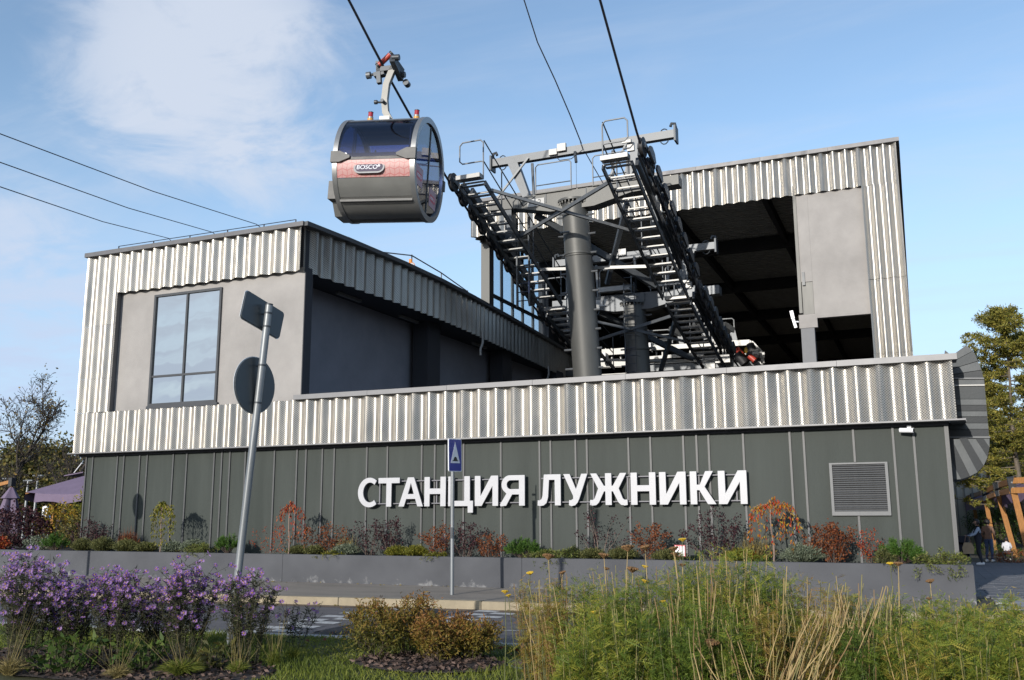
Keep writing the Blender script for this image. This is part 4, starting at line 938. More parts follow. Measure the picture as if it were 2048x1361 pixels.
# red flag stickers on the side door seen from inside and out
m_stk = M('sticker_red', (.55, .06, .10), .4, 0, .05, 4); m_stkp = M('sticker_pink', (.50, .32, .34), .5, 0, .2, 14)
for y, z in ((-.72, -.42), (.50, -.66)):
    b = MB(); b.box(CL-.047, CL-.044, y-.30, y+.30, z-.26, z+.26); so = b.build('door_sticker', m_stkp, ca, None, (0, 0, 0))
    c = MB(); c.prism(stad(.50, .2), CL-.0435, CL-.0415, lambda u, v, d: (d, u+y, v+z)); link('sticker_field', c.mesh('sticker_field', m_stk), None, so, (0, 0, 0))
    t_ = link('sticker_lettering', text_mesh('BOSCO', .11, m_white, .001, .003), None, so, (CL-.040, y, z)); t_.rotation_euler = (R(90), 0, R(90))
# inside: benches, posts
m_seat = M('bench_fabric', (.06, .065, .08), .8, 0, .15, 6)
for s in (-1, 1):
    MB().box(-.85, .85, s*.95-.2, s*.95+.2, -.55, -.45).build('bench_seat', m_seat, ca, None, (0, 0, 0)); MB().box(-.85, .85, s*1.13-.04, s*1.13+.04, -.40, .10).build('bench_back', m_seat, ca, None, (0, 0, 0))
    for x in (-.8, .8): MB().tube([(x, s*.85, -.9), (x, s*.80, .95)], .022, 8).build('grab_post', m_gry, ca, 40, (0, 0, 0))
MB().box(-W, W, -.9, .9, -1.14, -1.08).build('cabin_floor', m_gry, ca, None, (0, 0, 0))
# beacons
m_orb = M('amber_base', (.55, .28, .04), .4, 0, .05, 6)
def beacon():
    m, n, l, p = newmat('red_beacon_lens'); p.inputs['Base Color'].default_value = (.32, .02, .03, 1); p.inputs['Roughness'].default_value = .15; return m
m_bcn = beacon()
for x in (-.62, .72):
    z = prof(0, 1.0)[1]; b = MB(); b.cyl((x, -.2, z+.03), (0, 0, 1), .085, .07, 16); be = b.build('beacon', m_orb, ca, 40, (0, 0, 0))
    link('beacon_collar', MB().cyl((x, -.2, z+.09), (0, 0, 1), .08, .05, 16).mesh('c', m_galvlt, 40), None, be, (0, 0, 0)).name = 'beacon_collar'
    link('beacon_lens', MB().cyl((x, -.2, z+.18), (0, 0, 1), .068, .13, 16).mesh('l', m_bcn, 40), None, be, (0, 0, 0)); link('beacon_cap', MB().cyl((x, -.2, z+.255), (0, 0, 1), .072, .02, 16).mesh('k', m_galvdk, 40), None, be, (0, 0, 0))
# hanger arm and grip
b = MB(); hp = [(.05, .0, 1.38), (-.10, .0, 1.46), (-.26, .0, 1.72), (-.32, 0, 2.1), (-.30, 0, 2.55), (-.20, 0, 2.86), (-.13, 0, 3.05)]
for p0, p1 in zip(hp[:-1], hp[1:]): pass
rows = []
for i, p_ in enumerate(hp):
    p_ = Vector(p_); t_ = (Vector(hp[min(i+1, len(hp)-1)])-Vector(hp[max(i-1, 0)])).normalized(); sdv = t_.cross(Vector((0, 1, 0))).normalized()*.088
    rows.append([p_-sdv-Vector((0, .07, 0)), p_+sdv-Vector((0, .07, 0)), p_+sdv+Vector((0, .07, 0)), p_-sdv+Vector((0, .07, 0)), p_-sdv-Vector((0, .07, 0))])
b.grid(rows); b.build('hanger_arm', M('hanger_grey', (.18, .18, .17), .5, .3, .12, 4), ca, 30, (0, 0, 0))
MB().box(-.34, -.05, -.25, .25, 1.39, 1.52).build('hanger_foot', m_galvlt, ca, None, (0, 0, 0))
MB().cyl((-.32, -.12, 2.0), (0, 1, 0), .05, .2, 10).build('pivot_bolt', m_galvdk, ca, 40, (0, 0, 0)); MB().tube([(-.32, -.05, 2.0), (-.52, -.1, 2.0)], .03, 8).build('bolt', m_galvdk, ca, 40, (0, 0, 0)); MB().cyl((-.54, -.1, 2.0), (1, 0, 0), .06, .08, 10).build('bolt_head', m_galvdk, ca, 40, (0, 0, 0))
b = MB(); b.bar((-.05, -.35, 3.12), (-.02, .35, 2.86), .15, .14); b.bar((-.1, -.3, 3.22), (.04, .25, 3.02), .10, .2); b.cyl((.03, -.3, 3.2), (1, 0, 0), .085, .2, 12); b.cyl((.03, .25, 2.95), (1, 0, 0), .085, .2, 12); b.cyl((.12, .45, 2.78), (0, 1, 0), .09, .2, 12); b.build('rope_grip', m_galvdk, ca, 40, (0, 0, 0))
b = MB(); b.bar((-.62, 0, 3.0), (.02, 0, 3.05), .14, .14); b.bar((-.60, 0, 3.25), (-.52, 0, 2.6), .12, .14); b.bar((-.70, .05, 2.86), (-.4, .05, 2.92), .2, .12); b.build('grip_lever', m_galvdk, ca, None, (0, 0, 0))
MB().tube([(-.55, -.06, 3.12), (-.24, -.06, 3.42)], .075, 12).build('red_spring', m_red, ca, 40, (0, 0, 0)); MB().cyl((-.2, -.06, 3.45), (1, 0, 1), .085, .06, 12).build('spring_cap', m_blk, ca, 40, (0, 0, 0)); MB().cyl((-.58, -.06, 3.1), (1, 0, 1), .09, .06, 12).build('spring_cap', m_blk, ca, 40, (0, 0, 0))
MB().cyl((-.86, 0, 2.86), (1, 0, .1), .10, .12, 14).build('guide_roller', m_galv, ca, 40, (0, 0, 0)); MB().tube([(-.8, 0, 2.87), (-.6, 0, 2.9)], .04, 8).build('roller_axle', m_galvdk, ca, 40, (0, 0, 0))
# ================================================================== vegetation helpers
def G(*c): return c
L_green = leafmat('leaf_green', [(.035, .07, .015), (.07, .12, .025), (.12, .16, .03)])
L_olive = leafmat('leaf_olive', [(.06, .075, .028), (.13, .14, .05), (.22, .21, .075)])
L_grey = leafmat('leaf_grey_green', [(.08, .10, .06), (.15, .18, .12), (.23, .26, .19)], .15)
L_purple = leafmat('leaf_purple', [(.020, .012, .016), (.045, .018, .024), (.09, .03, .035)], .2)
L_rust = leafmat('leaf_rust', [(.10, .03, .015), (.20, .06, .025), (.28, .10, .03)])
L_red = leafmat('leaf_red', [(.20, .02, .015), (.36, .05, .02), (.42, .14, .03)])
L_flame = leafmat('leaf_flame', [(.40, .03, .015), (.48, .08, .02), (.46, .24, .03), (.30, .24, .04)])
L_lime = leafmat('leaf_lime', [(.08, .11, .015), (.18, .18, .025), (.30, .26, .04)])
L_yell = leafmat('leaf_yellow', [(.16, .15, .02), (.34, .25, .03), (.42, .22, .03)])
L_pine = leafmat('pine_needles', [(.025, .065, .012), (.06, .13, .02), (.10, .18, .03)], .15)
L_jun = leafmat('juniper_sprays', [(.06, .09, .02), (.14, .17, .04), (.24, .24, .07)], .15)
L_grass = leafmat('grass_blades', [(.065, .095, .016), (.14, .175, .028), (.23, .24, .045)], .3)
L_dry = leafmat('dry_grass', [(.15, .13, .05), (.26, .21, .08), (.36, .29, .13)], .3)
L_aster = leafmat('aster_leaves', [(.018, .026, .012), (.04, .05, .02), (.075, .08, .03)], .2)
L_yar = leafmat('yarrow_leaves', [(.065, .125, .025), (.18, .24, .035), (.38, .36, .055), (.38, .25, .07)], .4)
L_yar2 = leafmat('faded_yarrow_leaves', [(.13, .15, .03), (.32, .29, .05), (.38, .27, .07), (.26, .14, .05)], .4)
L_spi = leafmat('spirea_leaves', [(.05, .065, .016), (.12, .12, .024), (.23, .17, .035), (.25, .115, .035)], .3)
L_larch = leafmat('larch_needles', [(.11, .13, .03), (.26, .25, .05), (.40, .33, .07)], .35)
L_aut = leafmat('autumn_leaves', [(.06, .055, .02), (.14, .11, .03), (.25, .16, .035)], .2)
L_aut2 = leafmat('autumn_green_leaves', [(.045, .055, .02), (.10, .10, .03), (.19, .15, .04)], .2)
m_bark = M('bark', (.055, .045, .038), .95, 0, .3, 9, .5, 40)
m_barkl = M('larch_bark', (.15, .125, .10), .95, 0, .3, 6, .5, 30, .3, (1, 1, .4))
m_twig = M('twig', (.10, .075, .06), .9, 0, .25, 8)
m_twigr = M('twig_pale', (.22, .16, .13), .9, 0, .25, 8)
m_stem = M('green_stem', (.10, .11, .045), .8, 0, .25, 8)
m_stemd = M('aster_stem', (.055, .05, .03), .85, 0, .3, 8)
m_straw = M('straw', (.36, .265, .12), .7, 0, .3, 5, 0, 30, .4, (3, 3, .6))
U = lambda a, b, n=None: rng.uniform(a, b, n)
def N3(n, s=1.): return rng.normal(size=(n, 3))*s
def part(name, arrs, mat, parent):
    V, F, T = join(arrs); return link(name, npmesh(name, V, F, mat, T), None, parent)
def segpart(name, A, B, ra, rb, mat, parent):
    V, F = segarr(A, B, ra, rb); return link(name, npmesh(name, V, F, mat), None, parent)
def leaves(P, D, L, W, lo=0., hi=1., fold=.15):
    V, F = leafarr(P, D, L, W, fold); return V, F, np.repeat(U(lo, hi, len(P)), 4)
def blades(P, T, w, bend=.08, lo=0., hi=1.):
    V, F = bladearr(P, T, w, bend); return V, F, np.repeat(U(lo, hi, len(P)), 6)
def grow(p, d, L, r, lev, segs, tips, kids=3, droop=0., wig=.22, shrink=.62, k=4, first=.3, spread=.8):
    """a branch of k segments, children along it; tips collect the twigs' ends"""
    p = np.array(p, float); d = unit(np.array(d, float)); s = L/k
    for i in range(k):
        d = unit(d + rng.normal(size=3)*wig + np.array([0, 0, -droop])); q = p+d*s
        r0 = r*(1-.75*i/k); r1 = r*(1-.75*(i+1)/k); segs.append((p, q, r0, r1))
        if lev > 0 and (i+1)/k > first:
            for _ in range(kids if i < k-1 else kids+1):
                if rng.random() < .85:
                    a = unit(np.cross(d, rng.normal(size=3))); nd = unit(d*(1-spread*.5)+a*spread*U(.6, 1.2)+np.array([0, 0, .12]))
                    grow(p+d*s*U(.2, 1), nd, L*shrink*U(.7, 1.15)*(1-.35*i/k), r1*.62, lev-1, segs, tips, kids, droop, wig, shrink, max(2, k-1), .1, spread)
        if lev <= 1: tips.append((q, d))
        p = q
def treeparts(segs):
    A = np.array([s[0] for s in segs]); B = np.array([s[1] for s in segs]); return A, B, np.array([s[2] for s in segs]), np.array([s[3] for s in segs])

# ------------------------------------------------------------------ planter plants
ZP = .74
def ppos(px, Y=20.3): p = atY(px, 1100, Y); return np.array([p.x, Y, ZP])
def pdim(px, top, w, Y): return atY(px, top, Y).z-ZP, atY(px+w/2, top, Y).x-atY(px-w/2, top, Y).x
def P0(name, label, cat, p, group=None): return thing(name, label, cat, tuple(p), group, False)
def dome(px, top, w, mat, label, Y=20.25, n=900, name='dome_shrub', cat='shrub', wispy=0., group=None):
    h, wd = pdim(px, top, w, Y); p = ppos(px, Y); t = P0(name, label, cat, p, group); rx = wd/2
    nb = n; a = U(0, 2*math.pi, nb); rr = np.sqrt(U(0, 1, nb)); el = U(.05, 1, nb)
    T = np.stack([rx*rr*np.cos(a), .32*rr*np.sin(a), h*np.sqrt(np.maximum(0, 1-rr**2*.85))*U(.78, 1.05, nb)], 1)
    B = T*np.array([[.45, .45, .25]])*U(.6, 1.2, (nb, 1)); B[:, 2] = np.maximum(B[:, 2]*1.4, -.02)
    arr = [blades(B, T, .012, .05, 0, .8)]
    nl = int(n*1.6); idx = rng.integers(0, nb, nl); f = U(.55, 1.0, (nl, 1)); P = B[idx]*(1-f)+T[idx]*f
    arr.append(leaves(P, unit(T[idx]-B[idx])*.7+N3(nl, .5), U(.03, .07, nl), .016, .1, 1.)[:3])
    if wispy:
        k = int(n*.35); T2 = T[:k]*np.array([[1.05, 1.05, 1+wispy]]); arr.append(blades(T[:k]*.9, T2, .006, .0, .5, 1))
    V, F, Tn = join(arr); part('foliage', [(V, F, Tn)], mat, t); return t
def twiggy(px, top, w, mat, label, Y=20.3, n=12, name='twiggy_shrub', leafsz=.055, dens=26, group=None, tw=None, lean=0.):
    h, wd = pdim(px, top, w, Y); p = ppos(px, Y); t = P0(name, label, 'shrub', p, group); segs, tips = [], []
    for i in range(n):
        x = (i/(n-1)-.5) if n > 1 else 0; d = np.array([x*wd*.95+lean*h*.3, rng.normal()*.10, h*(1-.9*abs(x)*U(.4, 1.2))]); L = np.linalg.norm(d)
        if L < .1: continue
        grow((x*wd*.18, rng.normal()*.05, 0), d, L*.98, .009, 1, segs, tips, 1, 0, .10, .30, 6, .25, .6)
    segpart('stems', *treeparts(segs), tw or m_twig, t)
    q = np.array([a for a, b in tips]); dd = np.array([b for a, b in tips]); m = len(q); wk = 1; k = max(2, int(dens*1.15))
    idx = rng.integers(0, m, m*k//14+40); P = q[idx]+N3(len(idx), .035); arr = leaves(P, dd[idx]*.4+N3(len(idx), .7), U(.6, 1.2, len(idx))*leafsz, leafsz*.6)
    part('foliage', [arr], mat, t); return t
def weeping(px, top, w, mat, label, Y=19.98, nb=11, name='weeping_tree', base=None, skew=0.):
    h, wd = pdim(px, top, w, Y); p = ppos(px, Y); t = P0(name, label, 'tree', p); segs = []; q = []; dd = []
    hh_ = h*.80; k = 6
    pts = [np.array([.02*math.sin(i), 0, hh_*i/k]) for i in range(k+1)]
    for i in range(k): segs.append((pts[i], pts[i+1], .022-.001*i, .021-.001*i))
    for b in range(nb):
        x = (b/(nb-1)*2-1); a = x*wd/2*U(.8, 1.05)+skew*wd*.2; yv = rng.normal()*.07; pk = h*(1-.10*abs(x))*U(.92, 1.0); dn = h*U(.25, .62)
        c = [pts[-1], np.array([a*.35, yv*.4, pk]), np.array([a*.8, yv*.8, pk*.95]), np.array([a, yv, pk*.75]), np.array([a*1.02, yv, max(.12, h-dn-.25*h)])]
        pr = c[0]; m = 16
        for i in range(1, m+1):
            u = i/m*(len(c)-1); j = min(int(u), len(c)-2); f = u-j; cur = c[j]*(1-f)+c[j+1]*f+rng.normal(size=3)*.01
            segs.append((pr, cur, .008*(1-.6*i/m), .008*(1-.6*(i+1)/m)))
            if i > 3:
                for _ in range(7):
                    q.append(cur+rng.normal(size=3)*.025); dd.append(np.array([rng.normal()*.5, rng.normal()*.5, -1.]))
            pr = cur
    segpart('trunk', *treeparts(segs), m_twigr, t)
    q = np.array(q); dd = np.array(dd); keep = rng.random(len(q)) < (.48 if mat is L_red else .68); q = q[keep]; dd = dd[keep]
    part('foliage', [leaves(q, dd, U(.06, .105, len(q)), U(.022, .038, len(q)))], mat, t); return t
def tufty_pine(px, top, w, mat, label, Y=20.25, n=46, name='dwarf_pine', cat='shrub'):
    h, wd = pdim(px, top, w, Y); p = ppos(px, Y); t = P0(name, label, cat, p); arr = []; segs = []
    for i in range(n):
        a = U(0, 2*math.pi); r_ = math.sqrt(U(0, 1)); tip = np.array([wd/2*r_*math.cos(a), .3*r_*math.sin(a), h*(1-.55*r_**2)*U(.75, 1.05)]); b = tip*np.array([.5, .5, .3])
        segs.append((b*0.2, tip*.9, .008, .005)); m = 90; f = U(.35, 1.0, (m, 1)); P = b*(1-f)+tip*f; d = unit(tip-b)
        arr.append(leaves(P, d*.9+N3(m, .6), U(.06, .10, m), .009, 0, 1))
    segpart('stems', *treeparts(segs), m_twig, t); part('foliage', arr, mat, t); return t
def juniper(px, top, w, mat, label, Y=20.1, n=34, drop=0., name='creeping_juniper'):
    h, wd = pdim(px, top, w, Y); p = ppos(px, Y); t = P0(name, label, 'shrub', p); arr = []; segs = []
    for i in range(n):
        x = U(-1, 1); tip = np.array([x*wd/2, U(-.75, .15), h*U(.35, 1.0)*(1-.5*abs(x))]); 
        if tip[1] < -.42: tip[2] = U(-.02-drop, .12)
        b = np.array([x*wd*.2, 0.1, .03]); mid = (b+tip)/2+np.array([0, 0, h*.35]); segs += [(b, mid, .008, .006), (mid, tip, .006, .003)]
        m = 55; f = U(.1, 1.05, (m, 1)); P = np.where(f < .5, b+(mid-b)*f*2, mid+(tip-mid)*(f*2-1)); d = unit(tip-b)
        arr.append(leaves(P+N3(m, .02), d*.7+N3(m, .55), U(.04, .09, m), .014))
    segpart('stems', *treeparts(segs), m_twig, t); part('foliage', arr, mat, t); return t

weeping(320, 1000, 54, L_lime, 'small weeping tree with green and yellow leaves at the left end of the dark wall', nb=13)
weeping(577, 1000, 46, L_red, 'slim weeping tree with sparse red leaves left of the white lettering', nb=7)
weeping(1546, 993, 104, L_flame, 'wide weeping tree with flame red and orange leaves right of the white lettering', nb=9)
PU = 'dark purple leaved shrub in the planter '
twiggy(180, 1043, 62, L_purple, PU+'at the left corner of the building', Y=20.6, n=14, dens=34)
twiggy(738, 1043, 52, L_purple, PU+'under the first letter of the sign', n=9)
twiggy(780, 1040, 46, L_purple, PU+'under the letter Т', n=9)
twiggy(933, 1046, 60, L_purple, PU+'right of the blue speed bump sign', n=11)
twiggy(1200, 1012, 96, L_purple, PU+'with long arching branches under the letter Ж', n=7, dens=18, lean=.3, tw=m_twigr)
twiggy(1432, 1026, 118, L_purple, PU+'broad and dark under the last letters', n=15, dens=30)
RU = 'rust red shrub in the planter '
twiggy(540, 1052, 44, L_red, 'thin red leaved shrub left of the slim weeping tree', n=6, dens=14, leafsz=.045)
twiggy(645, 1050, 92, L_rust, RU+'right of the slim red weeping tree', n=14)
twiggy(877, 1052, 52, L_rust, RU+'left of the blue speed bump sign', n=12)
twiggy(980, 1068, 56, L_rust, RU+'left of the round green pine', n=9)
twiggy(1298, 1050, 66, L_rust, RU+'under the letters Н and И', n=12)
twiggy(1665, 1050, 84, L_rust, RU+'dense, left of the ventilation grille', n=18, dens=34)
twiggy(1740, 1062, 46, L_red, 'bright red thin shrub below the ventilation grille', n=8, dens=18, leafsz=.045)
DS = 'grey olive dome shaped bush on the planter edge '
for px, top, w, mt, lb in ((165, 1076, 38, L_olive, DS+'nearest the left corner'), (206, 1074, 48, L_olive, DS+'second from the left corner'), (252, 1078, 50, L_olive, DS+'below the round sign shadow'), (292, 1084, 36, L_olive, DS+'left of the green weeping tree'), (347, 1083, 40, L_grey, DS+'right of the green weeping tree'),
                       (387, 1078, 52, L_grey, DS+'behind the low bright green plant'), (598, 1091, 44, L_olive, DS+'under the slim red tree'), (632, 1091, 40, L_olive, DS+'in front of the rust shrub'), (692, 1088, 60, L_grey, DS+'between rust and purple shrubs'), (795, 1092, 50, L_lime, DS+'lime green under the letter А'), (832, 1091, 50, L_lime, DS+'lime green left of the rust shrub'),
                       (1185, 1097, 60, L_olive, DS+'below the arching purple shrub'), (1245, 1094, 66, L_olive, DS+'left of the rust shrub under Н'), (1338, 1098, 80, L_olive, DS+'behind the little white notice'), (1480, 1098, 90, L_lime, DS+'low and yellow under the last letter'), (1604, 1088, 100, L_grey, 'silver grey rounded bush right of the flame red weeping tree')):
    dome(px, top, w, mt, lb, n=1000)
dome(255, 1062, 40, L_rust, 'loose orange tinged bush behind the dome bushes at the left', Y=20.6, n=260, wispy=.3)
dome(1510, 1078, 90, L_dry, 'thin feathery grass tuft around the flame red weeping tree', Y=20.5, n=260, wispy=.5, name='grass_tuft', cat='grass')
dome(690, 1075, 60, L_dry, 'thin dry grass tuft behind the grey bush', Y=20.6, n=160, wispy=.5, name='grass_tuft', cat='grass')
tufty_pine(455, 1066, 50, L_pine, 'bright green bushy plant behind the leaning sign post', n=40, name='green_shrub')
tufty_pine(1045, 1074, 74, L_pine, 'round dark green dwarf pine in the planter under the letter Я', n=60)
tufty_pine(1800, 1078, 104, L_pine, 'large dark green dwarf pine at the right end of the planter', n=90)
tufty_pine(110, 1066, 60, L_pine, 'green bush at the left end of the planter', Y=20.3, n=44, name='green_shrub')
juniper(408, 1086, 66, L_jun, 'low bright green juniper left of the leaning sign post')
juniper(1095, 1098, 76, L_jun, 'yellow green juniper hanging over the planter beside the round pine', drop=.12)
juniper(1150, 1092, 60, L_jun, 'green juniper right of the hanging juniper', Y=20.3)
juniper(1768, 1100, 50, L_olive, 'dull green juniper in front of the large dwarf pine')
juniper(1880, 1098, 110, L_jun, 'yellow green juniper hanging over the right corner of the planter', drop=.15, n=46)
juniper(880, 1102, 40, L_lime, 'small yellow ground plant in front of the rust shrub', n=14)
juniper(678, 1104, 44, L_lime, 'small yellow ground plant left of the purple shrubs', n=14)
# bushes round the left corner
def bush(p, rx, ry, h, mat, label, n=1800, lsz=.1, name='bush', group=None):
    t = P0(name, label, 'bush', p, group); segs, tips = [], []
    for i in range(9):
        a = U(0, 6.28); grow((0, 0, 0), (rx*math.cos(a)*.8, ry*math.sin(a)*.8, h*U(.6, 1)), h*U(.7, .95), .02, 2, segs, tips, 2, 0, .2, .5, 4, .3)
    A, B, ra, rb = treeparts(segs); segpart('stems', A, B, ra, rb, m_twig, t)
    v = N3(n); v = unit(v)*np.cbrt(U(.15, 1, n))[:, None]; lump = 1+.22*np.sin(v[:, 0]*7+1)*np.cos(v[:, 2]*6+v[:, 1]*5)
    P = v*lump[:, None]*np.array([[rx, ry, h/2]])+np.array([[0, 0, h/2]]); P[:, 2] = np.maximum(P[:, 2], .02)
    part('foliage', [leaves(P, v*.5+N3(n, .7), U(.6, 1.2, n)*lsz, lsz*.6)], mat, t); return t
bush((-26.6, 21.6, .7), 1.5, .8, 1.35, L_purple, 'large dark purple bush at the left edge of the picture', 3200, .10)
bush((-25.9, 20.5, .7), .5, .35, .5, L_red, 'small bright red bush under the large purple bush', 800, .07)
bush((-25.7, 22.6, .7), .9, .6, 1.45, L_yell, 'orange yellow bush beside the wooden parasol post', 1800, .09)
bush((-26.0, 24.5, .7), 1.3, .8, 1.95, L_lime, 'yellow green bush right of the wooden parasol post', 2400, .10)
bush((-23.9, 21.9, .7), .7, .5, 1.1, L_aut2, 'brown green bush against the left corner of the building', 1400, .08)
bush((-24.1, 20.6, .7), .55, .35, .5, L_grey, 'grey green low bush left of the building corner', 900, .06)
bush((-27.5, 20.4, .7), .8, .35, .35, L_green, 'flat green plant at the far left of the planter', 900, .07)
# little notice in the planting
no = thing('planting_notice', 'small white notice with red border and letters among the planter shrubs', 'sign', tuple(ppos(1360, 20.15)), None, False)
MB().box(-.01, .01, -.01, .01, 0, .2).build('stake', m_galv, no, None, (0, 0, 0))
nb_ = MB().box(-.115, .115, -.012, 0, .12, .36).build('notice_board', m_white, no, None, (0, 0, 0))
m_redp = M('red_print', (.5, .08, .09), .5)
b = MB()
for q in ((-.115, .115, .345, .36), (-.115, .115, .12, .135), (-.115, -.10, .135, .345), (.10, .115, .135, .345)): b.box(q[0], q[1], -.016, -.012, q[2], q[3])
link('notice_border', b.mesh('notice_border', m_redp), None, nb_, (0, 0, 0))
o = link('notice_text', text_mesh('ПГ', .13, m_redp), None, nb_, (0, -.016, .29)); o.rotation_euler = (R(90), 0, 0)
MB().box(-.07, .07, -.015, -.012, .17, .18).build('notice_line', m_redp, nb_, None, (0, 0, 0)); MB().box(-.005, .005, -.015, -.012, .14, .22).build('notice_line', m_redp, nb_, None, (0, 0, 0))

# ================================================================== posts with signs
m_post = M('post_galvanised', (.22, .235, .245), .42, .4, .14, 5, .04, 40, .5, (1, 1, .2))
sp = thing('leaning_sign_post', 'leaning galvanised post with a rectangular and a round sign seen from behind', 'sign post', (-8.80, 10.7, 0))
ax0 = Vector((-8.80, 10.7, -.1)); ax1 = Vector((-8.375, 10.7, 4.74)); 
MB().tube([ax0, ax1], .052, 16).build('post', m_post, sp, 40); MB().cyl(ax1+Vector((0, 0, .005)), (ax1-ax0), .055, .02, 16).build('post_cap', m_galvdk, sp, 40)
m_back = M('sign_back_grey', (.06, .07, .076), .42, .35, .08, 3); m_edge = M('sign_edge', (.60, .62, .64), .4, .3, .05, 4)
pc = ax0.lerp(ax1, .945)
# rectangular plate, rolled to the right, face turned away
def plate(poly, c, yaw, roll, tk, m, name, parent, back=.05):
    b = MB(); b.prism(poly, 0, tk, lambda u, v, d: (u, d, v)); o = b.build(name, m, parent, None, (0, 0, 0))
    o.location = Vector(c)-Vector(parent.location); o.rotation_euler = (0, roll, yaw); return o
def rrect(w, h, r, n=4):
    p_ = []
    for cx, cy, a0 in ((w/2-r, h/2-r, 0), (-w/2+r, h/2-r, 90), (-w/2+r, -h/2+r, 180), (w/2-r, -h/2+r, 270)): p_ += [(cx+r*math.cos(R(a0+90*i/n)), cy+r*math.sin(R(a0+90*i/n))) for i in range(n+1)]
    return p_
rp = plate(rrect(.82, .42, .05), (pc.x-.085, 10.72, pc.z+.13), R(86), R(13), .02, m_back, 'rectangular_sign', sp)
o = plate(rrect(.84, .44, .055), (0, 0, 0), 0, 0, .008, m_edge, 'sign_rim', sp); o.parent = rp; o.location = (0, .021, 0); o.rotation_euler = (0, 0, 0)
cc_ = ax0.lerp(ax1, .762)
rd = plate([(.40*math.cos(2*math.pi*i/40), .40*math.sin(2*math.pi*i/40)) for i in range(40)], (cc_.x-.075, 10.7, cc_.z), R(86), R(0), .02, m_back, 'round_sign', sp)
o = plate([(.412*math.cos(2*math.pi*i/40), .412*math.sin(2*math.pi*i/40)) for i in range(40)], (0, 0, 0), 0, 0, .008, m_edge, 'sign_rim', sp); o.parent = rd; o.location = (0, .021, 0); o.rotation_euler = (0, 0, 0)
for f in (.975, .935, .82, .71):
    q = ax0.lerp(ax1, f); MB().cyl(q, (ax1-ax0), .058, .025, 14).build('clamp', m_galvdk, sp, 40); MB().tube([q+Vector((-.04, 0, 0)), q+Vector((-.10, .05, 0))], .010, 6).build('clamp_bolt', m_galvdk, sp, 40)

bs = thing('speed_bump_sign', 'blue and white speed bump sign on a slim grey post on the pavement', 'sign', (-8.94, 17.67, .15))
MB().tube([(-8.94, 17.67, .1), (-8.96, 17.70, 3.0)], .040, 14).build('post', m_post, bs, 40)
m_blue = M('sign_blue', (.025, .045, .30), .4, 0, .05, 4)
def onsign(poly, d0, d1, m, name, parent=None):
    b = MB(); b.prism(poly, d0, d1, lambda u, v, d: (u, -d, v)); return b.mesh(name, m)
sg = link('sign_plate', onsign(rrect(.46, .68, .035), 0, .02, m_white, 'sign_plate'), None, bs, (-8.915, 17.69, 2.98)); sg.rotation_euler = (0, R(-1.5), R(81))
for poly, d, m, nm in ((rrect(.43, .65, .03), .0225, m_blue, 'blue_field'), ([(-.165, -.165), (.165, -.165), (0, .275)], .0245, m_white, 'white_triangle'), ([(-.10, -.125), (.10, -.125), (.10, -.108), (.07, -.105), (.05, -.06), (.02, -.035), (-.02, -.035), (-.05, -.06), (-.07, -.105), (-.10, -.108)], .0265, m_ink, 'bump_symbol')):
    link(nm, onsign(poly, d-.002, d, m, nm), None, sg, (0, 0, 0))
for z in (3.15, 2.8): MB().cyl((-8.96, 17.69, z), (0, 0, 1), .046, .03, 12).build('clamp', m_galvdk, bs, 40)
MB().box(-8.965, -8.91, 17.622, 17.627, 1.28, 1.50).build('sticker', m_galvdk, bs)
# another round sign, just outside the picture, whose shadow reaches the wall
os_ = thing('round_road_sign', 'round road sign on a straight post just left of the picture', 'sign', (-21.7, 14.9, .15))
MB().tube([(-21.7, 14.9, .1), (-21.7, 14.9, 4.0)], .045, 12).build('post', m_post, os_, 40)
plate([(.36*math.cos(2*math.pi*i/32), .36*math.sin(2*math.pi*i/32)) for i in range(32)], (-21.7, 14.84, 3.75), R(-62), 0, .02, m_back, 'round_sign', os_)
# ================================================================== trees behind the station
def gpt(px, d, z=0.):                                  # ground point seen at image column px, d metres ahead
    r_ = ray(px, 1100); k = d/1.0; p = CP + r_*k; return np.array([p.x, p.y, z])
def tree(name, label, p, h, rx, mat, bark, seed_n=2600, lsz=.28, trunk=.22, crown0=.25, group=None, bare=False, lean=0.):
    t = P0(name, label, 'tree', p, group); segs, tips = [], []
    grow((0, 0, 0), (lean, 0, 1), h*.85, trunk, 3 if bare else 2, segs, tips, 2 if bare else 3, -.02, .12, .45, 8, crown0, .75)
    A, B, ra, rb = treeparts(segs); segpart('trunk', A, B, np.maximum(ra, .012), np.maximum(rb, .009), bark, t)
    q = np.array([a for a, b in tips])
    if bare:
        idx = rng.integers(0, len(q), seed_n); P = q[idx]+N3(seed_n, .25)
    else:
        idx = rng.integers(0, len(q), seed_n); P = q[idx]+N3(seed_n, .6)*np.array([[rx/3, rx/3, .8]])
    P[:, 2] = np.maximum(P[:, 2], .3); part('crown', [leaves(P, N3(seed_n), U(.6, 1.2, seed_n)*lsz, lsz*.7)], mat, t); return t
tree('bare_tree', 'dark nearly leafless tree standing left of the building corner', gpt(106, 58, -.3), 8.9, 2.6, L_aut, m_bark, 420, .13, .22, .34, None, True)
tree('bare_tree', 'half bare tree cut by the left edge of the picture', gpt(-30, 48, -.3), 9.4, 3.2, L_aut, m_bark, 800, .14, .2, .3, None, True)
WG = 'autumn trees of the wood behind the left corner'
for i, (px, d, h) in enumerate(((-40, 84, 8.5), (5, 92, 8.2), (40, 78, 7.2), (70, 98, 9.0), (95, 84, 7.6), (130, 95, 9.2), (150, 80, 8.4), (185, 90, 9.5))):
    tree('autumn_tree', 'brown and olive tree of the autumn wood in the gap left of the building', gpt(px, d, -.4), h, 3.2, L_aut if i % 2 else L_aut2, m_bark, 3600, .34, .2, .12, WG)
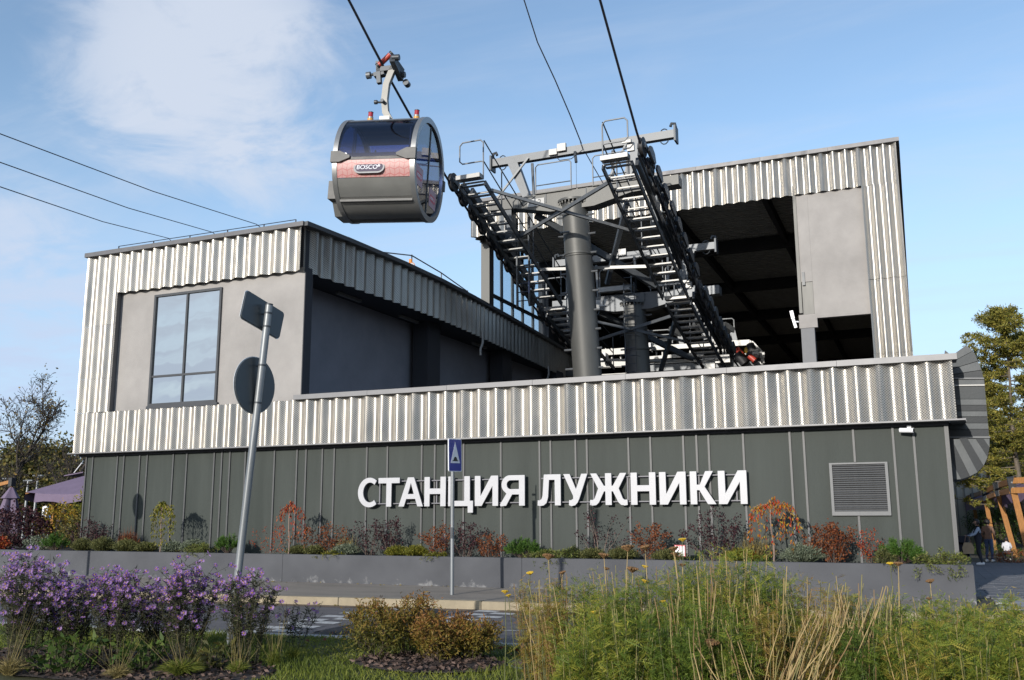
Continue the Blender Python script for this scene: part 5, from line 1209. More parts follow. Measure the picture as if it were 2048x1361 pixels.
# dense undergrowth of the wood
def thicket(x0, x1, d, hmax, mat, n, nm):
    P = []
    for i in range(n):
        px = U(x0, x1); dd = d*U(.95, 1.12); g_ = gpt(px, dd, -.4); hh_ = hmax*(.7+.3*math.sin(px*.11)*math.cos(px*.047))*U(0, 1)**.7; P.append(g_+np.array([0, 0, hh_]))
    P = np.array(P); o = part(nm, [leaves(P, N3(n), U(.25, .5, n), .3)], mat, None); return stuff(o)
thicket(-80, 190, 96, 5.2, L_aut2, 9000, 'woodland_undergrowth'); thicket(1870, 2140, 74, 6.6, L_aut2, 11000, 'woodland_undergrowth')
# the wood across the street, behind the photographer (seen only as reflections in the cladding)
n = 7000; P = np.stack([U(-110, 80, n), -44+rng.normal(size=n)*4, np.zeros(n)], 1); P[:, 2] = U(0, 1, n)**.8*(8.2+2.2*np.sin(P[:, 0]*.21)*np.cos(P[:, 0]*.083)); stuff(part('far_woodland', [leaves(P, N3(n), U(.8, 1.6, n), .9)], L_aut2, None))
# right hand trees
for i, (px, d, h, lb) in enumerate(((1915, 68, 7.6, 0), (1950, 62, 8.2, 0), (1990, 72, 9.2, 0), (2030, 64, 8.6, 0), (2085, 70, 9.5, 0))):
    tree('autumn_tree', 'olive and brown tree of the wood behind the pavilion at the right', gpt(px, d, -.3), h, 3.0, L_aut2 if i % 2 else L_aut, m_bark, 3000, .3, .22, .15, 'autumn trees behind the pavilion')
def larch(p, h, w, label, dens=1.0, trunk=.2, z0=.22):
    t = P0('larch_tree', label, 'tree', p); segs = []; arr = []; k = 10
    pts = [np.array([.05*math.sin(i), .05*math.cos(i*1.3), h*i/k]) for i in range(k+1)]
    for i in range(k): segs.append((pts[i], pts[i+1], trunk*(1-.09*i), trunk*(1-.09*(i+1))))
    nb = int(46*dens)
    for b_ in range(nb):
        u = z0+(1-z0)*(b_+U(0, 1))/nb; z = h*u; L = w*(1-u)**.75*U(.6, 1.15)+.25; a = U(0, 6.283); d = np.array([math.cos(a), math.sin(a), U(.0, .3)])
        pr = np.array([0, 0, z]); m = 8
        for j in range(1, m+1):
            f = j/m; cur = np.array([0, 0, z])+d*L*f+np.array([0, 0, -.22*L*math.sin(f*2.6)*.6+.18*L*f*f])+rng.normal(size=3)*.03; segs.append((pr, cur, .03*(1-.8*f+.1), .03*(1-.8*f)))
            if j > 1:
                for q_ in range(4):
                    s_ = rng.normal(size=3)*np.array([1, 1, .35]); tip = cur+s_*.28; segs.append((cur, tip, .008, .004)); n = 26; ff = U(0, 1, (n, 1)); arr.append(leaves(cur*(1-ff)+tip*ff+N3(n, .035), N3(n)+np.array([[0, 0, .3]]), U(.10, .20, n), .045))
            pr = cur
    segpart('trunk', *treeparts(segs), m_barkl, t); part('crown', arr, L_larch, t); return t
larch(gpt(2052, 42, -.2), 11.2, 5.6, 'tall larch with yellowing needles at the right edge of the picture', 1.8, .17)
larch(gpt(1992, 50, -.2), 9.2, 3.2, 'thin larch with sparse needles left of the tall larch', .75, .11, .35)

# pale building glimpsed behind the pavilion
pb = thing('pale_building', 'pale ribbed building glimpsed behind the timber pavilion', 'building', (3, 60, 0))
m_pale = M('pale_cladding', (.42, .41, .36), .8, 0, .08, .6)
q0 = gpt(1880, 60, -.5); MB().box(q0[0], q0[0]+3.4, q0[1], q0[1]+3, -.5, 4.5).build('wall', m_pale, pb)
for i in range(7): MB().box(q0[0]+.3+.46*i, q0[0]+.37+.46*i, q0[1]-.08, q0[1]-.003, -.4, 4.4).build('wall_rib', M('rib_grey', (.2, .2, .19), .7) if i == 0 else bpy.data.materials['rib_grey'], pb)

# ------------------------------------------------------------------ timber pavilion on the right
m_wood = M('glulam_timber', (.36, .17, .055), .6, 0, .22, 4, .15, 30, .4, (6, 6, 1))
m_brk = M('dark_steel_bracket', (.06, .06, .062), .5, .4, .1, 6)
m_awn = M('purple_canvas', (.17, .125, .20), .85, 0, .1, 3, .1, 60)
m_grn = glassmat('green_glass', (.55, .85, .65), .06, .9)
pv = thing('timber_pavilion', 'cafe pavilion of slanting orange timber posts with dark steel brackets at the right', 'pavilion', (8, 45, 0))
def dpt(px, py, d): r_ = ray(px, py); return CP+r_*d
PO = [(33, (2022, 962), (2064, 1136), .20), (40, (1992, 972), (2032, 1116), .2), (46, (1968, 984), (1990, 1100), .19), (56, (1944, 992), (1962, 1090), .18), (66, (1923, 998), (1938, 1074), .18), (80, (1908, 1003), (1917, 1060), .18)]
tops = []
for d, a, c, w in PO:
    A, B = dpt(a[0], a[1], d), dpt(c[0], c[1], d); m_ = A.lerp(B, .13)
    MB().bar(m_, B, w, w*1.1, (0, 1, 0)).build('timber_post', m_wood, pv); b = MB(); b.bar(A-(B-A).normalized()*.12, m_, w*1.15, w*1.25, (0, 1, 0)); b.build('steel_bracket', m_brk, pv)
    for f in (.02, .08):
        q = A.lerp(B, f); MB().cyl((q.x, q.y-w*.65, q.z), (0, 1, 0), .03, .03, 8).build('bolt', m_galv, pv)
    MB().bar(B, B+(B-A).normalized()*.25, w*1.2, w*1.3, (0, 1, 0)).build('post_shoe', m_brk, pv); tops.append((A, m_))
for i in range(len(tops)-1):
    (A, a), (B, c) = tops[i], tops[i+1]
    for dz in (-.02, -.34):
        P_, Q = A+Vector((0, 0, dz)), B+Vector((0, 0, dz)); MB().bar(P_.lerp(Q, .04), P_.lerp(Q, .7), .12, .20).build('timber_beam', m_wood, pv); MB().bar(P_.lerp(Q, .7), P_.lerp(Q, .97), .15, .24).build('beam_bracket', m_brk, pv)
A = tops[0][0]; MB().bar(A, A+Vector((3, -2.5, .05)), .12, .2).build('timber_beam', m_wood, pv); MB().bar(A+Vector((0, 0, -.34)), A+Vector((3, -2.5, -.3)), .12, .2).build('timber_beam', m_wood, pv)
for (x0, y0, x1, y1, d0, d1, hd) in ((2000, 990, 2080, 962, 40, 36, .55), (1930, 1004, 2012, 990, 58, 44, .6), (1905, 1010, 1975, 1000, 74, 60, .6)):
    a0, a1 = dpt(x0, y0, d0), dpt(x1, y1, d1); bk = Vector((1.2, 3.2, .75)); n = 10; rows = [[], [], []]
    for i in range(n+1):
        f = i/n; p_ = a0.lerp(a1, f); sc_ = .10*abs(math.sin(f*math.pi*4)); rows[0].append(p_+bk); rows[1].append(p_+Vector((0, 0, .06*math.sin(f*12)))); rows[2].append(p_+Vector((.02, .04, -hd+sc_)))
    b = MB(); b.grid([[tuple(v) for v in r_] for r_ in rows]); b.build('canvas_awning', m_awn, pv)
w0, w1 = dpt(1905, 1050, 78), dpt(2075, 1050, 44)
for i in range(7):
    a = w0.lerp(w1, i/7); c = w0.lerp(w1, (i+1)/7); b = MB(); b.bar((a.x, a.y, 1.45), (c.x-.05, c.y, 1.45), .03, 2.3); b.build('glass_screen', m_grn, pv); MB().bar((a.x, a.y-.05, -.2), (a.x, a.y-.05, 2.6), .07, .07).build('screen_post', m_brk, pv)
b = MB(); b.bar((w0.x, w0.y-.3, .2), (w1.x, w1.y-.3, .2), .25, .9); b.build('dark_plinth', m_dark, pv); MB().bar((w0.x+.4, w0.y+4, 1.2), (w1.x+1, w1.y+4, 1.2), .2, 3.2).build('back_wall', M('green_board', (.035, .10, .065), .7, 0, .3, 2), pv)
for px, py, d, r_, lb in ((1958, 1048, 58, .9, 'bushy green plant growing inside the pavilion, left'), (2003, 1050, 47, .9, 'bushy green plant growing inside the pavilion behind the second post'), (2040, 1058, 42, .7, 'green plant inside the pavilion at the right edge')):
    q = dpt(px, py, d); bush((q.x, q.y, .3), r_, .5, 1.6, L_green, lb, 1400, .09, 'pavilion_plant')
for px, py, d, lb, mt in ((2030, 1112, 36, 'low reddish brown shrub at the foot of the pavilion posts', L_rust), (2048, 1104, 38, 'low green shrub at the right edge beside the paved path', L_green), (1975, 1102, 44, 'low dark green ground plant behind the standing people', L_green)):
    q = dpt(px, py, d); bush((q.x, q.y, -.25), .9, .5, .55, mt, lb, 900, .06, 'low_shrub')
# ------------------------------------------------------------------ parasols, poles and sign at the left
m_lil = M('lilac_canvas', (.15, .115, .175), .85, 0, .1, 2.5, .1, 50)
ua = thing('open_parasol', 'large open lilac parasol half hidden by the left corner of the building', 'parasol', (-28.6, 27.2, 0))
cx, cy, hw = -28.8, 27.6, 2.05; zr_, za_ = 2.62, 3.55; n = 8; b = MB(); per = []
for s in range(4):
    for i in range(n):
        f = i/n; c = [(-hw, -hw), (hw, -hw), (hw, hw), (-hw, hw)]; x = c[s][0]+(c[(s+1) % 4][0]-c[s][0])*f; y = c[s][1]+(c[(s+1) % 4][1]-c[s][1])*f; per.append((cx+x, cy+y, zr_-.10*math.sin(f*math.pi)))
m = len(per); vs = per+[(cx, cy, za_)]+[(x+(x-cx)*.01, y+(y-cy)*.01, z-.30-.05*math.sin(i*1.9)) for i, (x, y, z) in enumerate(per)]
b.add(vs, [(i, (i+1) % m, m) for i in range(m)]+[(i, m+1+i, m+1+(i+1) % m, (i+1) % m) for i in range(m) if i % n]); b.build('canopy', m_lil, ua)
MB().box(cx-.07, cx+.07, cy-.07, cy+.07, -.3, 3.5).build('pole', m_wood, ua)
for sx, sy in ((-1, -1), (1, -1), (1, 1), (-1, 1)): MB().bar((cx, cy, za_-.06), (cx+sx*hw, cy+sy*hw, zr_-.05), .05, .05).build('rib', m_wood, ua)
q = atY(105, 1050, 26.2); MB().box(q.x-.07, q.x+.07, 26.13, 26.27, -.3, 2.7).build('pole', m_wood, ua)
uc = thing('closed_parasol', 'closed lilac parasol hanging from an orange wooden arm at the left edge', 'parasol', (-32.1, 26, 0))
b = MB(); q = atY(21, 1000, 26); zt = atY(21, 975, 26).z; n = 20
def ring(r_, z, fold): return [(q.x+r_*(1+fold*math.cos(5*2*math.pi*k/n))*math.cos(2*math.pi*k/n), 26+r_*(1+fold*math.cos(5*2*math.pi*k/n))*math.sin(2*math.pi*k/n), z) for k in range(n+1)]
b.grid([ring(.06, zt, 0), ring(.30, zt-.42, .2)]); b.grid([ring(.18, zt-.35, .25), ring(.34, zt-1.1, .3), ring(.40, zt-1.75, .3)]); b.build('folded_canopy', m_lil, uc, 50)
MB().tube([(q.x, 26, -.2), (q.x, 26, zt+.25)], .05, 8).build('pole', m_wood, uc, 40); MB().bar((q.x, 26, zt+.22), (q.x-3.2, 26.2, zt-.25), .10, .13).build('wooden_arm', m_wood, uc); MB().box(q.x-.09, q.x+.09, 25.9, 26.1, zt+.03, zt+.36).build('steel_bracket', m_brk, uc)
sl_ = thing('shade_sail', 'small lilac shade sail held by a white rod beside the building corner', 'awning', (-27, 30, 3))
A, B, C_ = atY(128, 951, 29), atY(166, 944, 29), atY(166, 953, 31); MB().add([A, B, C_, A-Vector((0, 0, .04)), B-Vector((0, 0, .04)), C_-Vector((0, 0, .04))], [(0, 1, 2), (5, 4, 3), (0, 3, 4, 1), (1, 4, 5, 2), (2, 5, 3, 0)]).build('sail', m_lil, sl_)
MB().tube([atY(148, 946, 29), atY(164, 926, 29)], .02, 6).build('rod', m_white, sl_)
for px, t0, d, lb in ((2, 958, 60, 'white flagpole at the left edge of the picture'), (47, 962, 58, 'middle white pole in front of the autumn wood'), (66, 952, 56, 'tall pale lamp pole left of the open parasol')):
    p0 = gpt(px-5, d, -.3); zt = dpt(px, t0, d).z; o = thing('pale_pole', lb, 'pole', tuple(p0)); MB().tube([p0, (p0[0]+.1, p0[1], zt)], [.085, .06], 8).build('shaft', m_post, o, 40); MB().box(p0[0]-.3, p0[0]+.5, p0[1]-.05, p0[1]+.05, zt, zt+.08).build('pole_head', m_post, o)
o = thing('small_sign', 'small white sign beyond the bushes under the open parasol', 'sign', (-40, 40, 0)); q = dpt(90, 1024, 46); MB().box(q.x-.17, q.x+.17, q.y-.02, q.y+.02, q.z-.28, q.z+.28).build('sign_plate', m_white, o); MB().box(q.x-.05, q.x+.08, q.y-.03, q.y-.021, q.z-.16, q.z+.18).build('sign_mark', m_ink, o); MB().tube([(q.x, q.y+.03, -.4), (q.x, q.y+.03, q.z+.25)], .03, 6).build('post', m_post, o)
o = thing('blue_sign', 'small round blue sign beside the white one under the parasol', 'sign', (-40, 41, 0)); q = dpt(98, 1033, 46); MB().cyl(q, (0, 1, 0), .17, .03, 16).build('sign_disc', M('bright_blue', (.03, .2, .6), .4), o); MB().tube([(q.x, q.y+.03, -.4), (q.x, q.y+.03, q.z)], .03, 6).build('post', m_post, o)

# ------------------------------------------------------------------ people by the pavilion
m_skin = M('skin', (.42, .26, .19), .55, 0, .05, 5); m_navy = M('dark_navy_cloth', (.015, .017, .028), .9, 0, .2, 9); m_lblue = M('pale_blue_cloth', (.30, .36, .46), .9, 0, .1, 9); m_jean = M('blue_jeans', (.045, .07, .14), .9, 0, .2, 9); m_brn = M('brown_knit', (.17, .10, .07), .95, 0, .2, 12); m_hair = M('dark_hair', (.012, .010, .010), .6, 0, .2, 12); m_shoe = M('white_trainer', (.7, .7, .7), .6, 0, .05, 6); m_grey = M('white_knit', (.55, .55, .58), .9, 0, .1, 9)
def person(label, loc, rotz, hgt, joints, edges, mats, hair=True, shoes=True):
    """one skinned body: joints name -> (x, y, z, radius); mats: list of (zlo, zhi, material, side test)"""
    s = hgt/1.75; t = thing('person', label, 'person', loc, None, False); t.rotation_euler = (0, 0, rotz); names = list(joints)
    me = bpy.data.meshes.new('body'); me.from_pydata([[c*s for c in joints[k][:3]] for k in names], [(names.index(a), names.index(b_)) for a, b_ in edges], [])
    o = bpy.data.objects.new('body', me); col.objects.link(o); md = o.modifiers.new('skin', 'SKIN'); md.use_smooth_shade = True; o.modifiers.new('sub', 'SUBSURF').levels = 2
    for i, k in enumerate(names): me.skin_vertices[0].data[i].radius = (joints[k][3]*s,)*2
    me.skin_vertices[0].data[names.index('pelvis')].use_root = True
    bpy.context.view_layer.update(); m2 = bpy.data.meshes.new_from_object(o.evaluated_get(bpy.context.evaluated_depsgraph_get())); bpy.data.objects.remove(o); m2.name = 'body'
    m2.materials.clear()
    for f, m_ in mats: m2.materials.append(m_)
    for pg in m2.polygons:
        c = pg.center/s
        for i, (f, m_) in enumerate(mats):
            if f(c): pg.material_index = i; break
    b_ = link('body', m2, None, t, (0, 0, 0)); H = Vector(joints['head'][:3])*s
    if hair:
        hb = bmesh.new(); bmesh.ops.create_uvsphere(hb, u_segments=14, v_segments=9, radius=.122*s)
        for v in hb.verts: v.co = Vector((v.co.x*.95, v.co.y*1.05, v.co.z*1.05)); 
        bmesh.ops.delete(hb, geom=[f for f in hb.faces if f.calc_center_median().y < -.045*s and f.calc_center_median().z < .045*s], context='FACES')
        hm = bpy.data.meshes.new('hair'); hb.to_mesh(hm); hb.free(); hm.shade_smooth(); link('hair', hm, m_hair, t, H+Vector((0, .012*s, .02*s)))
    nz = MB(); nz.tube([H+Vector((0, -.085*s, .015*s)), H+Vector((0, -.118*s, -.018*s))], [.01*s, .018*s], 6); link('nose', nz.mesh('nose', m_skin, 60), None, b_, (0, 0, 0))
    if shoes:
        for k in ('footL', 'footR'):
            f = Vector(joints[k][:3])*s; a = Vector(joints['ank'+k[-1]][:3])*s; d = Vector((f.x-a.x, f.y-a.y, 0)).normalized(); sh = MB(); sh.tube([Vector((a.x, a.y, .05*s))-d*.07*s, Vector((a.x, a.y, .06*s)), Vector((f.x, f.y, .045*s)), Vector((f.x, f.y, .035*s))+d*.06*s], [.045*s, .058*s, .05*s, .03*s], 10); link('shoe', sh.mesh('shoe', m_shoe, 50), None, t, (0, 0, 0))
    return t
def stand(arms):
    J = dict(pelvis=(0, 0, .95, .15), waist=(0, 0, 1.10, .135), chest=(0, .01, 1.32, .155), neckb=(0, .01, 1.46, .08), neck=(0, 0, 1.52, .055), head=(0, -.015, 1.62, .10), crown=(0, 0, 1.70, .075),
             hipL=(.09, 0, .90, .11), kneL=(.11, -.06, .50, .07), ankL=(.12, .06, .09, .045), footL=(.13, -.10, .045, .04), hipR=(-.09, 0, .90, .11), kneR=(-.10, .02, .50, .07), ankR=(-.11, .10, .09, .045), footR=(-.12, -.05, .045, .04),
             shL=(.18, .01, 1.40, .07), elL=(.24, .03, 1.13, .05), wrL=(.20, -.10, .95, .033), haL=(.19, -.14, .88, .035), shR=(-.18, .01, 1.40, .07), elR=(-.24, .03, 1.13, .05), wrR=(-.20, -.10, .95, .033), haR=(-.19, -.14, .88, .035))
    J.update(arms); return J
EDG = [('pelvis', 'waist'), ('waist', 'chest'), ('chest', 'neckb'), ('neckb', 'neck'), ('neck', 'head'), ('head', 'crown'), ('pelvis', 'hipL'), ('hipL', 'kneL'), ('kneL', 'ankL'), ('ankL', 'footL'), ('pelvis', 'hipR'), ('hipR', 'kneR'), ('kneR', 'ankR'), ('ankR', 'footR'), ('chest', 'shL'), ('shL', 'elL'), ('elL', 'wrL'), ('wrL', 'haL'), ('chest', 'shR'), ('shR', 'elR'), ('elR', 'wrR'), ('wrR', 'haR')]
hp = gpt(1958, 33.5, pz(31) - .0)
person('person in dark clothes with pale sleeves and white trainers, reaching forward to the left', (hp[0], hp[1], pz(hp[1])), R(-82), 1.60,
       stand(dict(elL=(.22, -.16, 1.16, .05), wrL=(.16, -.38, 1.10, .036), haL=(.14, -.46, 1.09, .034), elR=(-.22, -.14, 1.17, .05), wrR=(-.15, -.36, 1.12, .036), haR=(-.13, -.45, 1.11, .034))), EDG,
       [(lambda c: c.z > 1.5, m_skin), (lambda c: c.y < -.40, m_skin), (lambda c: abs(c.x) > .165 and c.z > 1.0, m_lblue), (lambda c: True, m_navy)])
hp = gpt(1979, 36.5, 0)
person('person in a brown jacket and blue jeans standing behind the one in dark clothes', (hp[0], hp[1], pz(hp[1])), R(160), 1.62, stand({}), EDG,
       [(lambda c: c.z > 1.5, m_skin), (lambda c: c.z < .92 and abs(c.x) > .17, m_skin), (lambda c: c.z > .93, m_brn), (lambda c: True, m_jean)])
hp = dpt(2016, 1120, 38)
person('seated person in a white top seen from behind at the pavilion edge', (hp.x, hp.y, pz(hp.y)), R(175), 1.2, stand(dict(pelvis=(0, 0, .52, .16), waist=(0, 0, .68, .15), chest=(0, -.03, .90, .165), neckb=(0, -.04, 1.04, .08), neck=(0, -.05, 1.10, .055), head=(0, -.07, 1.20, .10), crown=(0, -.06, 1.28, .075), hipL=(.1, -.06, .50, .11), kneL=(.12, -.45, .50, .07), ankL=(.12, -.42, .09, .045), footL=(.12, -.56, .045, .04), hipR=(-.1, -.06, .50, .11), kneR=(-.12, -.45, .50, .07), ankR=(-.12, -.42, .09, .045), footR=(-.12, -.56, .045, .04), shL=(.18, -.03, .98, .07), elL=(.24, -.06, .74, .05), wrL=(.16, -.28, .62, .033), haL=(.14, -.34, .60, .035), shR=(-.18, -.03, .98, .07), elR=(-.24, -.06, .74, .05), wrR=(-.16, -.28, .62, .033), haR=(-.14, -.34, .60, .035))), EDG,
       [(lambda c: c.z > 1.08, m_skin), (lambda c: c.y < -.3 and .55 < c.z < .68, m_skin), (lambda c: c.z > .56 and c.y > -.3, m_grey), (lambda c: True, m_navy)])
sx_ = dpt(2016, 1120, 38); so = thing('stool', 'dark stool under the seated person at the pavilion edge', 'stool', (sx_.x, sx_.y, pz(sx_.y))); zz0 = pz(sx_.y)
MB().box(sx_.x-.2, sx_.x+.2, sx_.y-.16, sx_.y+.2, zz0+.30, zz0+.34).build('seat', m_dark, so)
for a_ in (-.16, .16):
    for c_ in (-.12, .16): MB().tube([(sx_.x+a_, sx_.y+c_, zz0), (sx_.x+a_, sx_.y+c_, zz0+.3)], .02, 6).build('leg', m_dark, so)
# pushchair hung with a beige bag
pc_ = gpt(1926, 33.0, 0); z0 = pz(pc_[1]); pm = thing('pushchair', 'dark pushchair half hidden by the building corner', 'pushchair', (pc_[0], pc_[1], z0))
x, y = pc_[0], pc_[1]
for sx in (-.2, .2):
    for sy in (-.25, .3): MB().cyl((x+sx, y+sy, z0+.11), (1, 0, 0), .11, .04, 14).build('wheel', m_rubber, pm, 40)
    MB().tube([(x+sx, y-.25, z0+.11), (x+sx, y+.2, z0+.62), (x+sx+.05, y+.45, z0+1.0)], .014, 6).build('frame_tube', m_galvdk, pm, 40); MB().tube([(x+sx, y+.3, z0+.11), (x+sx, y-.1, z0+.55)], .014, 6).build('frame_tube', m_galvdk, pm, 40)
MB().tube([(x-.15, y+.45, z0+1.0), (x+.25, y+.45, z0+1.0)], .016, 6).build('push_handle', m_rubber, pm, 40)
b = MB(); b.prism([(-.25, .38), (.18, .30), (.30, .75), (.22, .98), (-.05, 1.02), (-.02, .8), (.12, .72), (.1, .5), (-.25, .5)], -.18, .18, lambda u, v, d: (x+d, y+u, z0+v)); b.build('seat_hood', m_navy, pm)
bg_ = thing('beige_bag', 'beige bag hanging on the pushchair beside the person in dark clothes', 'bag', (x+.15, y-.2, z0+.5)); b = MB(); b.prism([(-.17, 0), (.17, 0), (.19, .2), (.12, .38), (-.12, .38), (-.19, .2)], -.07, .07, lambda u, v, d: (x+.16+u, y-.32+d, z0+.42+v)); b.build('bag_body', M('beige_cloth', (.33, .24, .15), .9, 0, .15, 8), bg_); MB().tube([(x+.06, y-.32, z0+.8), (x+.10, y-.3, z0+1.0), (x+.2, y-.3, z0+1.0), (x+.26, y-.32, z0+.8)], .012, 5).build('bag_handle', m_brn, bg_)
# ================================================================== foreground planting
m_lawn = M('lawn_earth', (.05, .055, .018), .95, 0, .3, 2.5, .4, 30)
m_mulch = M('bark_mulch', (.055, .042, .036), .95, 0, .4, 9, .6, 25)
lw_ = MB(); nx, ny = 70, 20
rows = []
for j in range(ny+1):
    rows.append([])
    for i in range(nx+1):
        x = -22+32*i/nx; y0 = 4.0; y1 = kn(x)-.17; y = y0+(y1-y0)*j/ny; rows[-1].append((x, y, .02+.02*math.sin(x*1.3)*math.cos(y*1.1)))
lw_.grid(rows); structure(lw_.build('lawn', m_lawn, None, 60))
def lz(x, y): return .02+.02*np.sin(x*1.3)*np.cos(y*1.1)
# grass: one mass of blades
n = 78000; gx = U(-15, 3, n); gy = U(8.0, 12.6, n); ok = gy < (11.98+.085*(gx+9)-.18); gx, gy = gx[ok], gy[ok]
beds = []
def inbed(x, y): 
    m_ = np.zeros(len(x), bool)
    for cx, cy, rx, ry in beds: m_ |= ((x-cx)/rx)**2+((y-cy)/ry)**2 < 1
    return m_
def bed_at(pxa, pya, pxb, pyb, ry):
    a, b_ = atZ(pxa, pya, .04), atZ(pxb, pyb, .04); return ((a.x+b_.x)/2, (a.y+b_.y)/2, (b_-a).length/2, ry)
B1 = bed_at(700, 1326, 1015, 1330, .62); B2 = bed_at(-160, 1322, 590, 1338, .95)
for nm, (cx, cy, rx, ry) in (('mulch_bed', B1), ('mulch_bed', B2)):
    beds.append((cx, cy, rx, ry)); k = 40; b = MB(); c = [(cx+rx*math.cos(2*math.pi*i/k)*(1+.04*math.sin(5*i)), cy+ry*math.sin(2*math.pi*i/k)*(1+.05*math.cos(3*i)), .045) for i in range(k)]
    b.add(c+[(cx, cy, .09)], [(i, (i+1) % k, k) for i in range(k)]); o = structure(b.build(nm, m_mulch))
    m_ = int(900*rx*ry)+300; r_ = np.sqrt(U(0, 1, m_)); a = U(0, 6.283, m_); P = np.stack([cx+rx*r_*np.cos(a), cy+ry*r_*np.sin(a), .06+.04*(1-r_)+U(0, .02, m_)], 1); D = N3(m_)*np.array([[1, 1, .25]])
    L_m = leafmat('bark_chips', [(.02, .015, .013), (.065, .045, .038), (.16, .11, .09)], 0, .9) if nm and 'bark_chips' not in bpy.data.materials else bpy.data.materials['bark_chips']
    stuff(part('bark_chips', [leaves(P, D, U(.04, .10, m_), .035)], L_m, None))
ok = ~inbed(gx, gy); gx, gy = gx[ok], gy[ok]; n = len(gx); P = np.stack([gx, gy, lz(gx, gy)-.005], 1); hgt = U(.03, .085, n)*(1+.4*np.sin(gx*2.1+gy*3)); T = P+np.stack([rng.normal(size=n)*.03, rng.normal(size=n)*.03, hgt], 1)
V, F = bladearr(P, T, .009, .1); patch = .5+.35*np.sin(gx*1.7+1)*np.cos(gy*2.3)+rng.normal(size=n)*.2
stuff(link('lawn_grass', npmesh('lawn_grass', V, F, L_grass, np.repeat(np.clip(patch, 0, 1), 6))))
# fallen leaves on the lawn and by the kerb
m_ = 60; fx = U(-8, 0, m_); fy = 11.6+.085*(fx+9)+rng.normal(size=m_)*.35-.2; P = np.stack([fx, fy, lz(fx, fy)+.06], 1)
stuff(part('fallen_leaves', [leaves(P, N3(m_)*np.array([[1, 1, .2]]), U(.05, .09, m_), .05)], L_rust, None))
m_ = 170; fx = U(-21, .5, m_); fy = np.where(rng.random(m_) < .6, 19.55-abs(rng.normal(size=m_))*.12, kf(fx)-.06-abs(rng.normal(size=m_))*.1); P = np.stack([fx, fy, np.where(fy > 18.5, .165, .02)], 1)
stuff(part('fallen_leaves', [leaves(P, N3(m_)*np.array([[1, 1, .15]]), U(.03, .07, m_), .035)], L_dry, None))

def fp(px, py, z=.05): q = atZ(px, py, z); return np.array([q.x, q.y, z])
# ------------------------------------------------------------------ asters
m_disc = M('aster_disc', (.35, .20, .05), .8, 0, .2, 30)
L_pet = leafmat('aster_petals', [(.16, .065, .28), (.29, .14, .43), (.50, .32, .60)], .3)
def flower_me(seed, r_=.026):
    k = 16; arr = []; a = np.arange(k)*2*math.pi/k; D = np.stack([np.cos(a), np.sin(a), np.full(k, .12)], 1); V, F = leafarr(np.zeros((k, 3))+D*.005, D, r_, .010, .05); T = np.full(4*k, .25+.3*seed)
    c = 8; dv = np.array([[.008*math.cos(2*math.pi*i/c), .008*math.sin(2*math.pi*i/c), .005] for i in range(c)]); V2 = np.concatenate([dv, [[0, 0, .009]]*1]); F2 = np.array([[i, (i+1) % c, c, c] for i in range(c)])
    me = npmesh('aster_flower', V, F, L_pet, T)
    b = MB(); b.add([tuple(p) for p in V], [tuple(f) for f in F]); b.add([tuple(p) for p in V2], [(i, (i+1) % c, c) for i in range(c)])
    me2 = bpy.data.meshes.new('aster_flower'); me2.from_pydata(b.v, [], b.f); me2.materials.append(L_pet); me2.materials.append(m_disc)
    at = me2.attributes.new('tint', 'FLOAT', 'POINT'); at.data.foreach_set('value', np.full(len(b.v), .2+.3*seed, np.float32))
    for i, pg in enumerate(me2.polygons): pg.material_index = 1 if i >= k else 0
    return me2
FLW = [flower_me(s_, r_) for s_, r_ in ((0, .024), (1, .027), (2, .029), (1.4, .022))]
